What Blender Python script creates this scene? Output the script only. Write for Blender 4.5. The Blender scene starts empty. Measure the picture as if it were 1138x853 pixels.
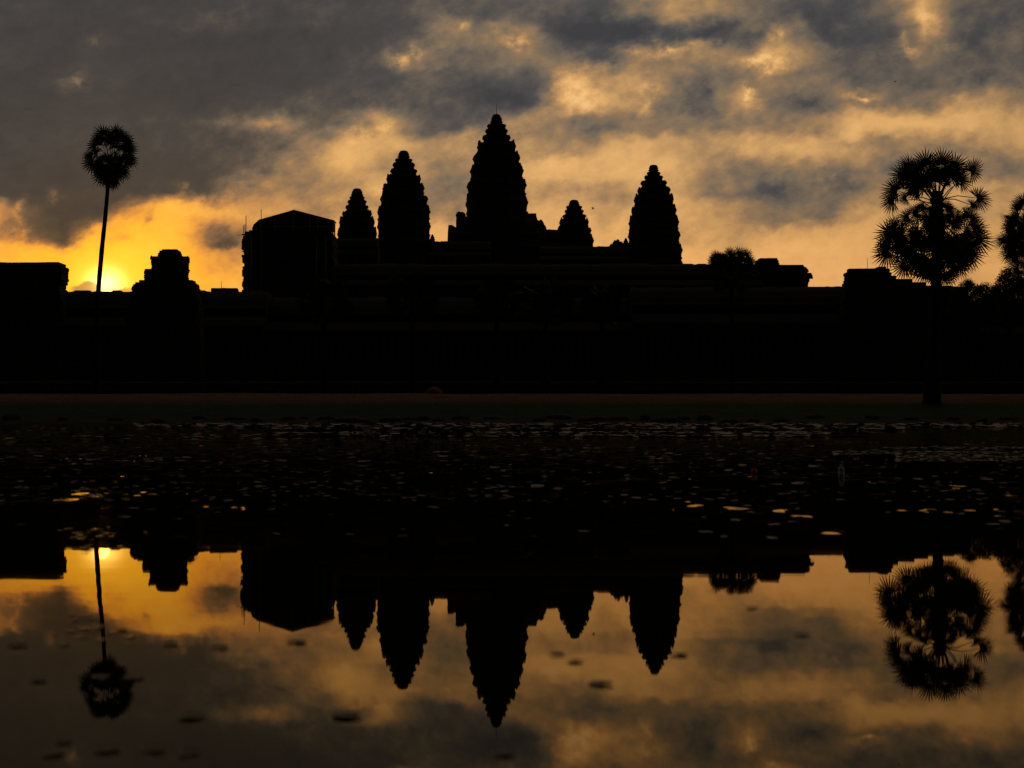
import bpy, math, random
from mathutils import Vector, Matrix, noise as mnoise

random.seed(11)
R = math.radians
scene = bpy.context.scene
COL = scene.collection

# ------------------------------------------------------------------ camera, sky, sun, exposure
F, CX, CY, HORIZON, EYE = 1580.0, 569.0, 426.5, 463.0, 0.45
PITCH = math.atan((HORIZON - CY) / F)


def ray(x, y):
    a, b = (x - CX) / F, (CY - y) / F
    return Vector((a, math.cos(PITCH) - b * math.sin(PITCH), math.sin(PITCH) + b * math.cos(PITCH)))


def at(x, y, D):
    """A point of the place at D metres from the pond's near edge, seen in direction (x, y)."""
    r = ray(x, y)
    s = D / r.y
    return Vector((r.x * s, D, EYE + r.z * s))


def zat(y, D):
    return at(CX, y, D).z


def on_water(x, y):
    r = ray(x, y)
    s = -EYE / r.z
    return Vector((r.x * s, r.y * s, 0.0))


cam = bpy.data.cameras.new('camera')
cam.sensor_width = 36.0
cam.lens = F / 1138.0 * 36.0
cam.clip_start, cam.clip_end = 0.1, 6000
cam.dof.use_dof = True
cam.dof.focus_distance = 200.0
cam.dof.aperture_fstop = 5.0
cam_o = bpy.data.objects.new('camera', cam)
COL.objects.link(cam_o)
cam_o.location = (0, 0, EYE)
cam_o.rotation_euler = (R(90) + PITCH, 0, 0)
scene.camera = cam_o

SUN_PX = (116, 315)
sd = ray(*SUN_PX).normalized()
SUN_EL = math.asin(sd.z)
sun = bpy.data.lights.new('sun', 'SUN')
sun.energy = 0.0008
sun.angle = R(0.5)
sun.color = (1.0, 0.36, 0.06)
sun_o = bpy.data.objects.new('sun', sun)
COL.objects.link(sun_o)
sun_o.location = (-60, 200, 60)
sun_o.rotation_euler = sd.to_track_quat('Z', 'Y').to_euler()

scene.view_settings.view_transform = 'Standard'
scene.view_settings.look = 'None'
scene.view_settings.exposure = 0.0
scene.view_settings.gamma = 1.0
scene.render.engine = 'CYCLES'
scene.cycles.use_denoising = True
scene.cycles.max_bounces = 6
scene.cycles.diffuse_bounces = 2
scene.cycles.glossy_bounces = 3
scene.cycles.transparent_max_bounces = 8
scene.cycles.sample_clamp_indirect = 4.0


def lin(c):
    return tuple((v / 255 / 12.92) if v <= 10.3 else ((v / 255 + 0.055) / 1.055) ** 2.4 for v in c)


class NG:
    """Small helper to write node graphs as expressions."""

    def __init__(self, nt):
        self.nt = nt

    def put(self, sock, v):
        if hasattr(v, 'is_linked') or isinstance(v, bpy.types.NodeSocket):
            self.nt.links.new(v, sock)
        else:
            sock.default_value = v

    def math(self, op, a, b=None, c=None, clamp=False):
        n = self.nt.nodes.new('ShaderNodeMath')
        n.operation = op
        n.use_clamp = clamp
        for i, v in enumerate((a, b, c)):
            if v is not None:
                self.put(n.inputs[i], v)
        return n.outputs[0]

    def vmath(self, op, a, b=None, scale=None):
        n = self.nt.nodes.new('ShaderNodeVectorMath')
        n.operation = op
        self.put(n.inputs[0], a)
        if b is not None:
            self.put(n.inputs[1], b)
        if scale is not None:
            self.put(n.inputs['Scale'], scale)
        return n.outputs['Value'] if op in ('LENGTH', 'DOT_PRODUCT') else n.outputs[0]

    def sep(self, v):
        n = self.nt.nodes.new('ShaderNodeSeparateXYZ')
        self.put(n.inputs[0], v)
        return n.outputs

    def comb(self, x, y, z):
        n = self.nt.nodes.new('ShaderNodeCombineXYZ')
        for i, v in enumerate((x, y, z)):
            self.put(n.inputs[i], v)
        return n.outputs[0]

    def ramp(self, fac, stops, interp='LINEAR'):
        n = self.nt.nodes.new('ShaderNodeValToRGB')
        cr = n.color_ramp
        cr.interpolation = interp
        stops = sorted(stops, key=lambda s: s[0])
        cr.elements[0].position, cr.elements[1].position = 0, 1
        while len(cr.elements) < len(stops):
            cr.elements.new(0.5)
        for e, (p, c) in zip(cr.elements, stops):
            e.position = p
        for e, (p, c) in zip(cr.elements, stops):
            e.color = (c, c, c, 1) if isinstance(c, (int, float)) else (*c, 1)
        self.put(n.inputs[0], fac)
        return n.outputs[0]

    def maprange(self, v, a, b, c, d, kind='LINEAR'):
        n = self.nt.nodes.new('ShaderNodeMapRange')
        n.interpolation_type = kind
        for i, q in enumerate((v, a, b, c, d)):
            self.put(n.inputs[i], q)
        return n.outputs[0]

    def noise(self, vec, scale, detail=3, rough=0.5, lac=2.0, out='Fac', dist=0.0):
        n = self.nt.nodes.new('ShaderNodeTexNoise')
        self.put(n.inputs['Vector'], vec)
        n.inputs['Scale'].default_value = scale
        n.inputs['Detail'].default_value = detail
        n.inputs['Roughness'].default_value = rough
        n.inputs['Lacunarity'].default_value = lac
        n.inputs['Distortion'].default_value = dist
        return n.outputs[out]

    def mix(self, f, a, b, blend='MIX'):
        n = self.nt.nodes.new('ShaderNodeMix')
        n.data_type = 'RGBA'
        n.blend_type = blend
        self.put(n.inputs['Factor'], f)
        self.put(n.inputs[6], a if not isinstance(a, tuple) else (*a, 1))
        self.put(n.inputs[7], b if not isinstance(b, tuple) else (*b, 1))
        return n.outputs[2]


# brightness of the evening clouds by direction: 0 = thick grey cloud, 100 = lit gap.
SKY_X = [-50 + 40 * k for k in range(32)]
SKY_ROWS = [
    (12,  '14 14 14 12 12 12 14 17 20 13 18 13 15 16 14 15 18 14 13 28 52 46 26 16 11 10 20 70 20 12 12 12'),
    (37,  '12 12 11 11 14 10 10 10 11 11 11 11 12 15 38 34 42  6  6 12 12 12 13 44 22  8 12 42 18 18 15 15'),
    (62,  '14 16 10 11 13 10 10 10 10 10 11 13 24 30 18 24 30 26 10 38 52 44 38 66 40 16 14 24 20 15 14 14'),
    (87,  '10  9  8 22 16 11 10 10 10 10 12 15 18 18 14 12 14 62 58 55 38 30 30 36 32 14 14 18 24 18 30 30'),
    (112, '12 11 10 13 14 12 10 10 17 20 22 20 22 18 12 12 12 78 70 46 29 25 58 25 20 50 30 34 55 45 42 42'),
    (137, '12 10  9 14 15 15 16 20 30 44 26 36 56 17 14 22 50 48 30 44 36 35 45 36 40 80 78 80 78 70 60 60'),
    (162, '13 13 13 14 14 14 15 19 23 27 42 78 72 55 50 56 60 40 64 75 60 50 70 62 75 56 46 42 50 60 62 62'),
    (187, '12 10 10 10 12 14 13 14 20 40 58 84 50 58 40 60 80 80 75 78 75 55 40 42 42 50 32 35 40 30 28 28'),
    (212, '14 14 14 16 14 14 22 16 46 62 55 62 78 42 40 50 60 64 52 60 68 50 30 26 30 32 46 55 60 50 50 50'),
    (237, '66 66 26 12 14 66 88 70 66 60 50 60 60 50 60 66 75 70 66 66 74 66 45 30 32 58 60 64 60 60 60 60'),
    (262, '50 55 32 16 72 84 90 44 46 60 70 76 80 85 80 80 85 80 76 76 66 64 62 74 76 76 76 75 70 66 64 64'),
    (287, '82 84 86 78 90 92 90 72 68 76 80 84 86 88 88 86 86 84 84 84 82 84 84 85 85 84 82 80 76 73 70 70'),
    (312, '84 86 88 90 92 92 90 86 84 84 86 88 88 88 88 88 88 88 88 88 88 88 88 88 88 86 84 82 78 76 74 74'),
]

world = bpy.data.worlds.new('World')
scene.world = world
world.use_nodes = True
wt = world.node_tree
wt.nodes.clear()
g = NG(wt)
tc = wt.nodes.new('ShaderNodeTexCoord')
dx, dy, dz = g.sep(tc.outputs['Generated'])
yy = g.math('MAXIMUM', dy, 0.35)
U = g.math('MULTIPLY', g.math('DIVIDE', dx, yy), F)
V = g.math('MULTIPLY', g.math('DIVIDE', dz, yy), F)
uv = g.comb(U, V, 0.0)
# clouds drift up to the right: rotate and stretch the noise domain
rot = R(14)
ur = g.math('ADD', g.math('MULTIPLY', U, math.cos(rot)), g.math('MULTIPLY', V, math.sin(rot)))
vr = g.math('ADD', g.math('MULTIPLY', U, -math.sin(rot)), g.math('MULTIPLY', V, math.cos(rot)))
nv = g.comb(g.math('MULTIPLY', ur, 0.01), g.math('MULTIPLY', vr, 0.0138), 3.7)
w1 = g.vmath('SUBTRACT', g.noise(nv, 1.1, 4, 0.55, out='Color'), (0.5, 0.5, 0.5))
w2 = g.vmath('SUBTRACT', g.noise(nv, 4.5, 5, 0.6, out='Color'), (0.5, 0.5, 0.5))
wv = g.vmath('ADD', g.vmath('SCALE', w1, scale=46.0), g.vmath('SCALE', w2, scale=20.0))
pw = g.sep(g.vmath('ADD', uv, wv))
fac = g.math('DIVIDE', g.math('SUBTRACT', pw[0], SKY_X[0] - CX), SKY_X[-1] - SKY_X[0], clamp=True)
vrow = g.math('MAXIMUM', g.math('MINIMUM', pw[1], HORIZON - 12.0), HORIZON - 312.0)
acc = None
for y0, vals in SKY_ROWS:
    vals = [int(q) / 100 for q in vals.split()]
    vals = [q + (.10 * (1 - q) ** 2 if x > 800 else .07 * (1 - q) ** 2 if x > 460 else -.02) for x, q in zip(SKY_X, vals)]
    rp = g.ramp(fac, [(i / 31.0, q) for i, q in enumerate(vals)], 'B_SPLINE' if False else 'LINEAR')
    t = g.math('ABSOLUTE', g.math('DIVIDE', g.math('SUBTRACT', vrow, HORIZON - y0), 25.0))
    wgt = g.maprange(t, 1.0, 0.0, 0.0, 1.0, 'SMOOTHSTEP')
    acc = g.math('MULTIPLY', rp, wgt) if acc is None else g.math('MULTIPLY_ADD', rp, wgt, acc)
LUM = acc
n1 = g.math('SUBTRACT', g.noise(nv, 2.2, 6, 0.52), 0.5)
n2 = g.math('SUBTRACT', g.noise(g.vmath('ADD', nv, (7.1, 3.3, 1.0)), 6.0, 5, 0.55), 0.5)
LUM = g.math('MULTIPLY_ADD', LUM, 1.06, -0.02, clamp=True)
amp = g.math('ADD', 0.09, g.math('MULTIPLY', g.math('MULTIPLY', LUM, g.math('SUBTRACT', 1.05, LUM)), 2.2))
det = g.math('ADD', g.math('MULTIPLY', n1, 0.62), g.math('MULTIPLY', n2, 0.36))
LUM1 = g.math('ADD', LUM, g.math('MULTIPLY', det, amp), clamp=True)
crisp = g.maprange(LUM1, 0.04, 0.86, 0.06, 0.93, 'SMOOTHSTEP')
LUM1 = g.math('ADD', g.math('MULTIPLY', LUM1, 0.68), g.math('MULTIPLY', crisp, 0.32))
# fine fibres along the drift of the cloud, strongest on half-lit cloud
nf = g.comb(g.math('MULTIPLY', ur, 0.036), g.math('MULTIPLY', vr, 0.056), 9.1)
n3 = g.math('SUBTRACT', g.noise(g.vmath('ADD', nf, g.vmath('SCALE', w2, scale=1.2)), 1.6, 5, 0.55), 0.5)
LUM2 = g.math('ADD', LUM1, g.math('MULTIPLY', n3, g.math('ADD', 0.05, g.math('MULTIPLY', g.math('MULTIPLY', LUM1, g.math('SUBTRACT', 1.0, LUM1)), 0.85))), clamp=True)
SU, SV = SUN_PX[0] - CX, HORIZON - SUN_PX[1]


def blob(cx_, cy_, sx, sy):
    a = g.math('DIVIDE', g.math('SUBTRACT', pw[0], cx_ - CX), sx)
    b = g.math('DIVIDE', g.math('SUBTRACT', pw[1], HORIZON - cy_), sy)
    return g.math('EXPONENT', g.math('MULTIPLY', g.math('ADD', g.math('MULTIPLY', a, a), g.math('MULTIPLY', b, b)), -1.0))


frag = g.maprange(g.noise(g.vmath('SCALE', uv, scale=0.06), 1.0, 4, 0.6), 0.38, 0.62, 0.25, 1.5)
fragd = g.maprange(g.noise(g.vmath('SCALE', uv, scale=0.026), 1.0, 3, 0.5), 0.35, 0.65, 0.35, 1.25)
# small wisps: lit holes and little grey scraps of cloud
for (cx_, cy_, sx, sy, k) in [(457, 58, 12, 9, .40), (86, 84, 7, 6, .20), (108, 42, 9, 6, .13), (201, 211, 6, 7, .26),
                              (56, 214, 7, 7, .18), (293, 140, 12, 6, .14), (1012, 52, 10, 5, .35), (1003, 40, 5, 8, .2),
                              (165, 248, 5, 6, -.35), (138, 263, 9, 5, -.3), (255, 270, 16, 9, -.22), (245, 268, 22, 14, -.16),
                              (20, 235, 4, 12, .25), (22, 262, 8, 6, .2), (840, 103, 6, 8, .25), (953, 108, 8, 4, .2),
                              (575, 38, 11, 6, .3), (519, 30, 7, 5, .25),
                              (858, 70, 24, 6, .32), (842, 66, 9, 4, .2), (862, 38, 12, 9, .26), (1032, 14, 14, 12, .22), (735, 57, 34, 4, .26), (642, 108, 22, 18, .22), (616, 88, 9, 9, .16),
                              (726, 98, 12, 5, .22), (714, 118, 5, 11, .18), (838, 106, 6, 9, .22), (960, 107, 7, 3, .25), (1052, 48, 9, 4, .16), (400, 148, 16, 9, .2), (430, 138, 10, 8, .16), (555, 24, 10, 4, .1),
                              (690, 36, 74, 15, -.20), (640, 22, 34, 10, -.08), (800, 46, 46, 9, -.14), (905, 42, 42, 30, -.16), (1085, 24, 44, 16, -.12), (640, 146, 36, 11, -.22), (700, 126, 22, 12, -.20), (776, 108, 26, 20, -.16),
                              (668, 76, 18, 14, -.22), (870, 200, 80, 15, -.20), (800, 214, 40, 9, -.12), (1000, 196, 60, 9, -.14), (930, 224, 40, 9, -.12), (900, 116, 70, 9, -.14), (840, 132, 30, 9, -.12), (1100, 80, 30, 8, -.14),
                              (560, 118, 44, 22, -.12), (520, 104, 40, 14, -.08), (508, 212, 24, 26, -.22), (330, 212, 16, 9, -.2), (392, 198, 16, 9, -.22), (622, 205, 26, 9, -.18), (690, 222, 30, 8, -.12), (1080, 166, 40, 5, -.14), (960, 158, 40, 5, -.14)]:
    LUM2 = g.math('ADD', LUM2, g.math('MULTIPLY', g.math('MULTIPLY', blob(cx_, cy_, sx * 1.25, sy * 1.25), frag if k > 0 else fragd), k if k > 0 else k * .8), clamp=True)
du = g.math('SUBTRACT', U, SU)
dv = g.math('MULTIPLY', g.math('SUBTRACT', V, SV), 1.25)
sdist = g.math('SQRT', g.math('ADD', g.math('MULTIPLY', du, du), g.math('MULTIPLY', dv, dv)))
near = g.ramp(g.math('DIVIDE', sdist, 520.0, clamp=True), [(0, 1), (.20, .84), (.40, .32), (.62, .07), (1, 0)])
far_c = g.ramp(LUM2, [(0, lin((60, 60, 63))), (.12, lin((77, 75, 75))), (.3, lin((117, 103, 87))), (.45, lin((146, 118, 88))), (.6, lin((176, 137, 93))),
                      (.75, lin((207, 159, 101))), (.88, lin((230, 176, 110))), (1, lin((243, 191, 126)))])
near_c = g.ramp(LUM2, [(0, lin((56, 53, 53))), (.14, lin((74, 66, 58))), (.4, lin((136, 95, 58))), (.6, lin((206, 136, 58))),
                       (.8, lin((248, 174, 34))), (1, lin((255, 198, 40)))])
skyc = g.mix(near, far_c, near_c)
# duller towards the lower right
dull = g.maprange(U, 150, 560, 1.0, 0.90, 'SMOOTHSTEP')
low = g.maprange(V, 130, 300, 1.0, 0.0, 'SMOOTHSTEP')
skyc = g.mix(low, skyc, g.mix(1.0, skyc, (1.0, 0.90, 0.78), 'MULTIPLY'))
heavy = g.math('MULTIPLY', g.maprange(U, -330, 30, 1.0, 0.0, 'SMOOTHSTEP'), g.maprange(LUM2, 0.12, 0.42, 0.28, 0.0, 'SMOOTHSTEP'))
skyc = g.mix(heavy, skyc, (0.0, 0.0, 0.0))
skyc = g.mix(1.0, skyc, g.comb(dull, dull, dull), 'MULTIPLY')
s2 = g.math('MULTIPLY', sdist, sdist)
g1 = g.math('EXPONENT', g.math('DIVIDE', s2, -2 * 12.0 ** 2))
g2 = g.math('EXPONENT', g.math('DIVIDE', s2, -2 * 46.0 ** 2))
g3 = g.math('EXPONENT', g.math('DIVIDE', s2, -2 * 110.0 ** 2))
lit = g.maprange(LUM2, 0.25, 0.8, 0.05, 1.0, 'SMOOTHSTEP')
glow = g.vmath('ADD', g.vmath('SCALE', (2.4, 1.9, .62), scale=g1), g.vmath('SCALE', (0.40, 0.27, 0.01), scale=g2))
glow = g.vmath('ADD', glow, g.vmath('SCALE', (0.14, 0.02, 0.0), scale=g3))
glow = g.vmath('SCALE', glow, scale=lit)
skyc = g.vmath('ADD', skyc, glow)
# little cloud bank in front of the sun's lower edge
bank_n = g.noise(g.vmath('SCALE', uv, scale=0.085), 1.0, 4, 0.6)
hgt = g.math('ADD', g.math('MULTIPLY', bank_n, 11.0),
             g.math('ADD', g.math('MULTIPLY', g.math('EXPONENT', g.math('MULTIPLY', g.math('POWER', g.math('ABSOLUTE', g.math('DIVIDE', g.math('SUBTRACT', U, 97 - CX), 13.0)), 2.0), -1.0)), 8.0),
                    HORIZON - 325.0))
edge = g.maprange(g.math('SUBTRACT', hgt, V), -1.0, 2.2, 0.0, 1.0, 'SMOOTHSTEP')
side = g.math('MULTIPLY', g.maprange(U, 72 - CX, 84 - CX, 0, 1, 'SMOOTHSTEP'), g.maprange(U, 128 - CX, 168 - CX, 1, 0, 'SMOOTHSTEP'))
gap = g.math('SUBTRACT', 1.0, g.math('EXPONENT', g.math('MULTIPLY', g.math('POWER', g.math('DIVIDE', g.math('SUBTRACT', U, 118 - CX), 9.0), 2.0), -1.0)))
skyc = g.mix(g.math('MULTIPLY', g.math('MULTIPLY', edge, side), g.math('MULTIPLY', gap, 0.82)), skyc, lin((176, 122, 62)))
# the rest of the sky is deep dusk
dusk = g.maprange(g.math('MULTIPLY_ADD', dz, 0.54, dy), -0.15, 0.86, 0.02, 1.0, 'SMOOTHSTEP')
lp = g.math('MULTIPLY', dusk, 1.0)
cloud_bg = wt.nodes.new('ShaderNodeBackground')
wt.links.new(skyc, cloud_bg.inputs['Color'])
wt.links.new(lp, cloud_bg.inputs['Strength'])
nish = wt.nodes.new('ShaderNodeTexSky')
nish.sky_type = 'NISHITA'
nish.sun_disc = False
nish.sun_elevation = SUN_EL
nish.sun_rotation = math.atan2(sd.x, sd.y)
nish.dust_density = 3.0
nbg = wt.nodes.new('ShaderNodeBackground')
wt.links.new(nish.outputs[0], nbg.inputs['Color'])
nbg.inputs['Strength'].default_value = 0.0006
addn = wt.nodes.new('ShaderNodeAddShader')
wt.links.new(cloud_bg.outputs[0], addn.inputs[0])
wt.links.new(nbg.outputs[0], addn.inputs[1])
wo = wt.nodes.new('ShaderNodeOutputWorld')
wt.links.new(addn.outputs[0], wo.inputs['Surface'])
world.cycles.sampling_method = 'MANUAL'
world.cycles.sample_map_resolution = 1024


# ------------------------------------------------------------------ materials
def material(name, rough=0.8, spec=0.3):
    m = bpy.data.materials.new(name)
    m.use_nodes = True
    nt = m.node_tree
    b = nt.nodes['Principled BSDF']
    b.inputs['Roughness'].default_value = rough
    b.inputs['Specular IOR Level'].default_value = spec
    return m, NG(nt), b


def noisy(name, c1, c2, scale, rough=0.85, spec=0.25, bump=0.0, bscale=None):
    m, n, b = material(name, rough, spec)
    t = n.nt.nodes.new('ShaderNodeTexCoord')
    f = n.noise(t.outputs['Object'], scale, 5, 0.6)
    col = n.mix(n.maprange(f, 0.35, 0.65, 0, 1), c1, c2)
    n.put(b.inputs['Base Color'], col)
    if bump:
        bn = n.nt.nodes.new('ShaderNodeBump')
        bn.inputs['Distance'].default_value = bump
        n.put(bn.inputs['Height'], n.noise(t.outputs['Object'], bscale or scale * 4, 6, 0.65))
        n.put(b.inputs['Normal'], bn.outputs[0])
    return m


def stone_material(name, c1, c2, course=0.45):
    m, n, b = material(name, 0.92, 0.12)
    t = n.nt.nodes.new('ShaderNodeTexCoord')
    x, y, z = n.sep(t.outputs['Object'])
    br = n.nt.nodes.new('ShaderNodeTexBrick')
    n.put(br.inputs['Vector'], n.comb(n.math('ADD', x, y), z, 0.0))
    br.inputs['Scale'].default_value = 1.0
    br.inputs['Brick Width'].default_value = course * 2.2
    br.inputs['Row Height'].default_value = course
    br.inputs['Mortar Size'].default_value = 0.018
    br.inputs['Color1'].default_value = (*c1, 1)
    br.inputs['Color2'].default_value = (*c2, 1)
    br.inputs['Mortar'].default_value = (c1[0] * .45, c1[1] * .45, c1[2] * .45, 1)
    lich = n.noise(t.outputs['Object'], 0.6, 6, 0.65)
    n.put(b.inputs['Base Color'], n.mix(n.maprange(lich, 0.45, 0.62, 0, 0.7), br.outputs['Color'], (0.05, 0.05, 0.045)))
    bn = n.nt.nodes.new('ShaderNodeBump')
    bn.inputs['Distance'].default_value = 0.12
    h = n.math('SUBTRACT', n.noise(t.outputs['Object'], 2.5, 6, 0.65), n.math('MULTIPLY', br.outputs['Fac'], 0.6))
    n.put(bn.inputs['Height'], h)
    n.put(b.inputs['Normal'], bn.outputs[0])
    return m


M = {}
M['stone'] = stone_material('weathered_sandstone', (0.13, 0.115, 0.095), (0.09, 0.08, 0.07))
M['roof_stone'] = stone_material('roof_sandstone', (0.075, 0.07, 0.06), (0.06, 0.055, 0.05), 0.3)  # colour darkened below the wall stone to offset light on the roof tops
M['laterite'] = stone_material('laterite_block', (0.09, 0.065, 0.05), (0.07, 0.055, 0.045), 0.4)
M['sheet'] = noisy('galvanised_sheet', (0.10, 0.10, 0.10), (0.15, 0.14, 0.13), 2.0, 0.6, 0.2)
M['pole'] = noisy('galvanised_pole', (0.45, 0.44, 0.42), (0.55, 0.53, 0.50), 4.0, 0.5, 0.4)
M['plank'] = noisy('scaffold_plank', (0.30, 0.17, 0.08), (0.22, 0.12, 0.06), 3.0)
M['rod'] = noisy('iron_rod', (0.05, 0.05, 0.05), (0.07, 0.06, 0.05), 5.0, 0.6)
M['bark'] = noisy('palm_bark', (0.05, 0.042, 0.035), (0.03, 0.027, 0.024), 3.0, 0.95, 0.1, 0.05)
M['tree_bark'] = noisy('tree_bark', (0.08, 0.06, 0.045), (0.05, 0.04, 0.03), 4.0, 0.95, 0.1, 0.04)


def leaf_material(name, c1, c2, scale, rough=0.6, trans=0.12):
    m, n, b = material(name, rough, 0.2)
    t = n.nt.nodes.new('ShaderNodeTexCoord')
    f = n.noise(t.outputs['Object'], scale, 4, 0.6)
    n.put(b.inputs['Base Color'], n.mix(n.maprange(f, 0.35, 0.65, 0, 1), c1, c2))
    return m


M['frond'] = leaf_material('palm_frond', (0.035, 0.055, 0.018), (0.055, 0.07, 0.025), 1.3)
M['foliage'] = leaf_material('tree_foliage', (0.03, 0.05, 0.015), (0.05, 0.075, 0.022), 1.1)
M['bird'] = noisy('bird_feathers', (0.03, 0.03, 0.03), (0.05, 0.045, 0.04), 8.0)
M['rock'] = noisy('bank_rock', (0.13, 0.10, 0.07), (0.07, 0.06, 0.05), 3.0, 0.9, 0.15, 0.04)
M['mound'] = noisy('dry_thatch', (0.26, 0.12, 0.05), (0.17, 0.08, 0.035), 5.0, 0.95, 0.1, 0.04)
M['red'] = noisy('red_plastic', (0.75, 0.03, 0.02), (0.6, 0.03, 0.02), 20.0, 0.4, 0.4)
M['bottle'] = noisy('pale_plastic', (0.55, 0.62, 0.80), (0.45, 0.52, 0.70), 20.0, 0.35, 0.4)
M['reed'] = leaf_material('lotus_leaf', (0.055, 0.075, 0.03), (0.11, 0.05, 0.03), 3.0, 0.55)


def pad_material(name, c1, c2, rough):
    m, n, b = material(name, rough, 0.28)
    t = n.nt.nodes.new('ShaderNodeTexCoord')
    oi = n.nt.nodes.new('ShaderNodeObjectInfo')
    f = n.noise(t.outputs['Object'], 9.0, 3, 0.6)
    q = n.math('ADD', n.math('MULTIPLY', oi.outputs['Random'], 0.7), n.math('MULTIPLY', f, 0.4), clamp=True)
    n.put(b.inputs['Base Color'], n.mix(q, c1, c2))
    return m


M['pad'] = pad_material('lily_pad', (0.03, 0.035, 0.012), (0.10, 0.04, 0.012), 0.46)
M['mat'] = noisy('lily_mat_leaf', (0.46, 0.38, 0.26), (0.58, 0.48, 0.34), 0.8, 0.7, 0.25)


# ------------------------------------------------------------------ mesh helpers
class MB:
    def __init__(self):
        self.v, self.f = [], []

    def add(self, verts, faces):
        o = len(self.v)
        self.v += [Vector(p) for p in verts]
        self.f += [tuple(i + o for i in fc) for fc in faces]

    def box(self, c, s, rz=0.0):
        cx, cy, cz = c
        hx, hy, hz = s[0] / 2, s[1] / 2, s[2] / 2
        ca, sa = math.cos(rz), math.sin(rz)
        vs = []
        for z in (-hz, hz):
            for x, y in ((-hx, -hy), (hx, -hy), (hx, hy), (-hx, hy)):
                vs.append((cx + x * ca - y * sa, cy + x * sa + y * ca, cz + z))
        self.add(vs, [(3, 2, 1, 0), (4, 5, 6, 7), (0, 1, 5, 4), (1, 2, 6, 5), (2, 3, 7, 6), (3, 0, 4, 7)])

    def tube(self, path, radii, n=8, cap=True):
        path = [Vector(p) for p in path]
        vs, fs = [], []
        for i, p in enumerate(path):
            d = (path[min(i + 1, len(path) - 1)] - path[max(i - 1, 0)]).normalized()
            a = d.cross(Vector((0, 1, 0)) if abs(d.y) < 0.9 else Vector((1, 0, 0))).normalized()
            b = d.cross(a)
            r = radii[i] if isinstance(radii, (list, tuple)) else radii
            for k in range(n):
                t = 2 * math.pi * k / n
                vs.append(p + a * math.cos(t) * r + b * math.sin(t) * r)
        for i in range(len(path) - 1):
            for k in range(n):
                k2 = (k + 1) % n
                fs.append((i * n + k, i * n + k2, (i + 1) * n + k2, (i + 1) * n + k))
        if cap:
            fs.append(tuple(range(n - 1, -1, -1)))
            fs.append(tuple((len(path) - 1) * n + k for k in range(n)))
        self.add(vs, fs)

    def loft(self, rings, cap_top=True, cap_bottom=True):
        n = len(rings[0])
        vs = [p for r in rings for p in r]
        fs = []
        for i in range(len(rings) - 1):
            for k in range(n):
                k2 = (k + 1) % n
                fs.append((i * n + k, i * n + k2, (i + 1) * n + k2, (i + 1) * n + k))
        if cap_bottom:
            fs.append(tuple(range(n - 1, -1, -1)))
        if cap_top:
            fs.append(tuple((len(rings) - 1) * n + k for k in range(n)))
        self.add(vs, fs)

    def build(self, name, mat, parent=None, smooth=False, loc=None):
        o_ = Vector(parent_loc(parent)) if parent is not None else (Vector(loc) if loc is not None else Vector((0, 0, 0)))
        me = bpy.data.meshes.new(name)
        me.from_pydata([tuple(p - o_) for p in self.v], [], self.f)
        me.materials.append(M[mat] if isinstance(mat, str) else mat)
        if smooth:
            for p in me.polygons:
                p.use_smooth = True
        me.update()
        o = bpy.data.objects.new(name, me)
        COL.objects.link(o)
        if parent is not None:
            o.parent = parent
        elif loc is not None:
            o.location = o_
        return o


LOC = {}


def parent_loc(p):
    out = Vector((0, 0, 0))
    while p is not None:
        out += p.location
        p = p.parent
    return out


def tag(o, label=None, cat=None, group=None, kind=None):
    if label:
        o['label'] = label
    if cat:
        o['category'] = cat
    if group:
        o['group'] = group
    if kind:
        o['kind'] = kind
    return o


def thing(name, label, cat, loc, group=None):
    o = bpy.data.objects.new(name, None)
    o.empty_display_size = 0.2
    COL.objects.link(o)
    o.location = loc
    return tag(o, label, cat, group)


GZ = 2.34        # level of the lawn the temple stands on
# ------------------------------------------------------------------ ground, water
PROFILE = [(-400, 1.4), (-60, 1.3), (-14, 0.7), (-4.5, 0.02), (-2.5, -0.9), (6, -1.4), (70, -1.4), (84, -0.7), (88.4, -0.06), (89.4, 0.10),
           (93.5, 0.47), (104, 1.40), (112, 2.12), (115, 2.33), (121, GZ), (400, GZ), (1000, GZ), (3500, GZ)]


def ground_z(Y):
    for (a, za), (b, zb) in zip(PROFILE, PROFILE[1:]):
        if Y <= b:
            return za + (zb - za) * max(0, (Y - a)) / (b - a)
    return GZ


def ground_h(X, Y):
    z = ground_z(Y)
    k = max(0.0, min(1.0, (Y - 86) / 6.0)) if Y > 0 else 0.0
    k *= 1.0 if Y < 112 else max(0.25, 1 - (Y - 112) / 10.0)
    n_ = mnoise.noise(Vector((X * 0.09, Y * 0.22, 1.3))) * 0.13 + mnoise.noise(Vector((X * 0.5, Y * 0.5, 4.0))) * 0.05
    return z + n_ * k


ys = [-400, -200, -60, -30, -14, -8, -4.5, -3.5, -2.5, 0, 6, 30, 60, 70, 80, 84, 86]
y_ = 87.0
while y_ < 122:
    ys.append(y_)
    y_ += 0.5 if y_ < 97 else 0.9
ys += [128, 140, 160, 200, 260, 400, 700, 1200, 2200, 3500]
xs = [-2600, -1500, -900, -500, -250, -140, -90, -70] + [-56 + 0.8 * i for i in range(141)] + [70, 90, 140, 250, 500, 900, 1500, 2600]
vs = [(x, y, ground_h(x, y)) for y in ys for x in xs]
nx = len(xs)
fs = [(j * nx + i, j * nx + i + 1, (j + 1) * nx + i + 1, (j + 1) * nx + i) for j in range(len(ys) - 1) for i in range(nx - 1)]
gm = MB()
gm.add(vs, fs)
m, n, b = material('lawn_and_bank', 0.95, 0.05)
gp = n.nt.nodes.new('ShaderNodeNewGeometry')
px_, py_, pz_ = n.sep(gp.outputs['Position'])
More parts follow.
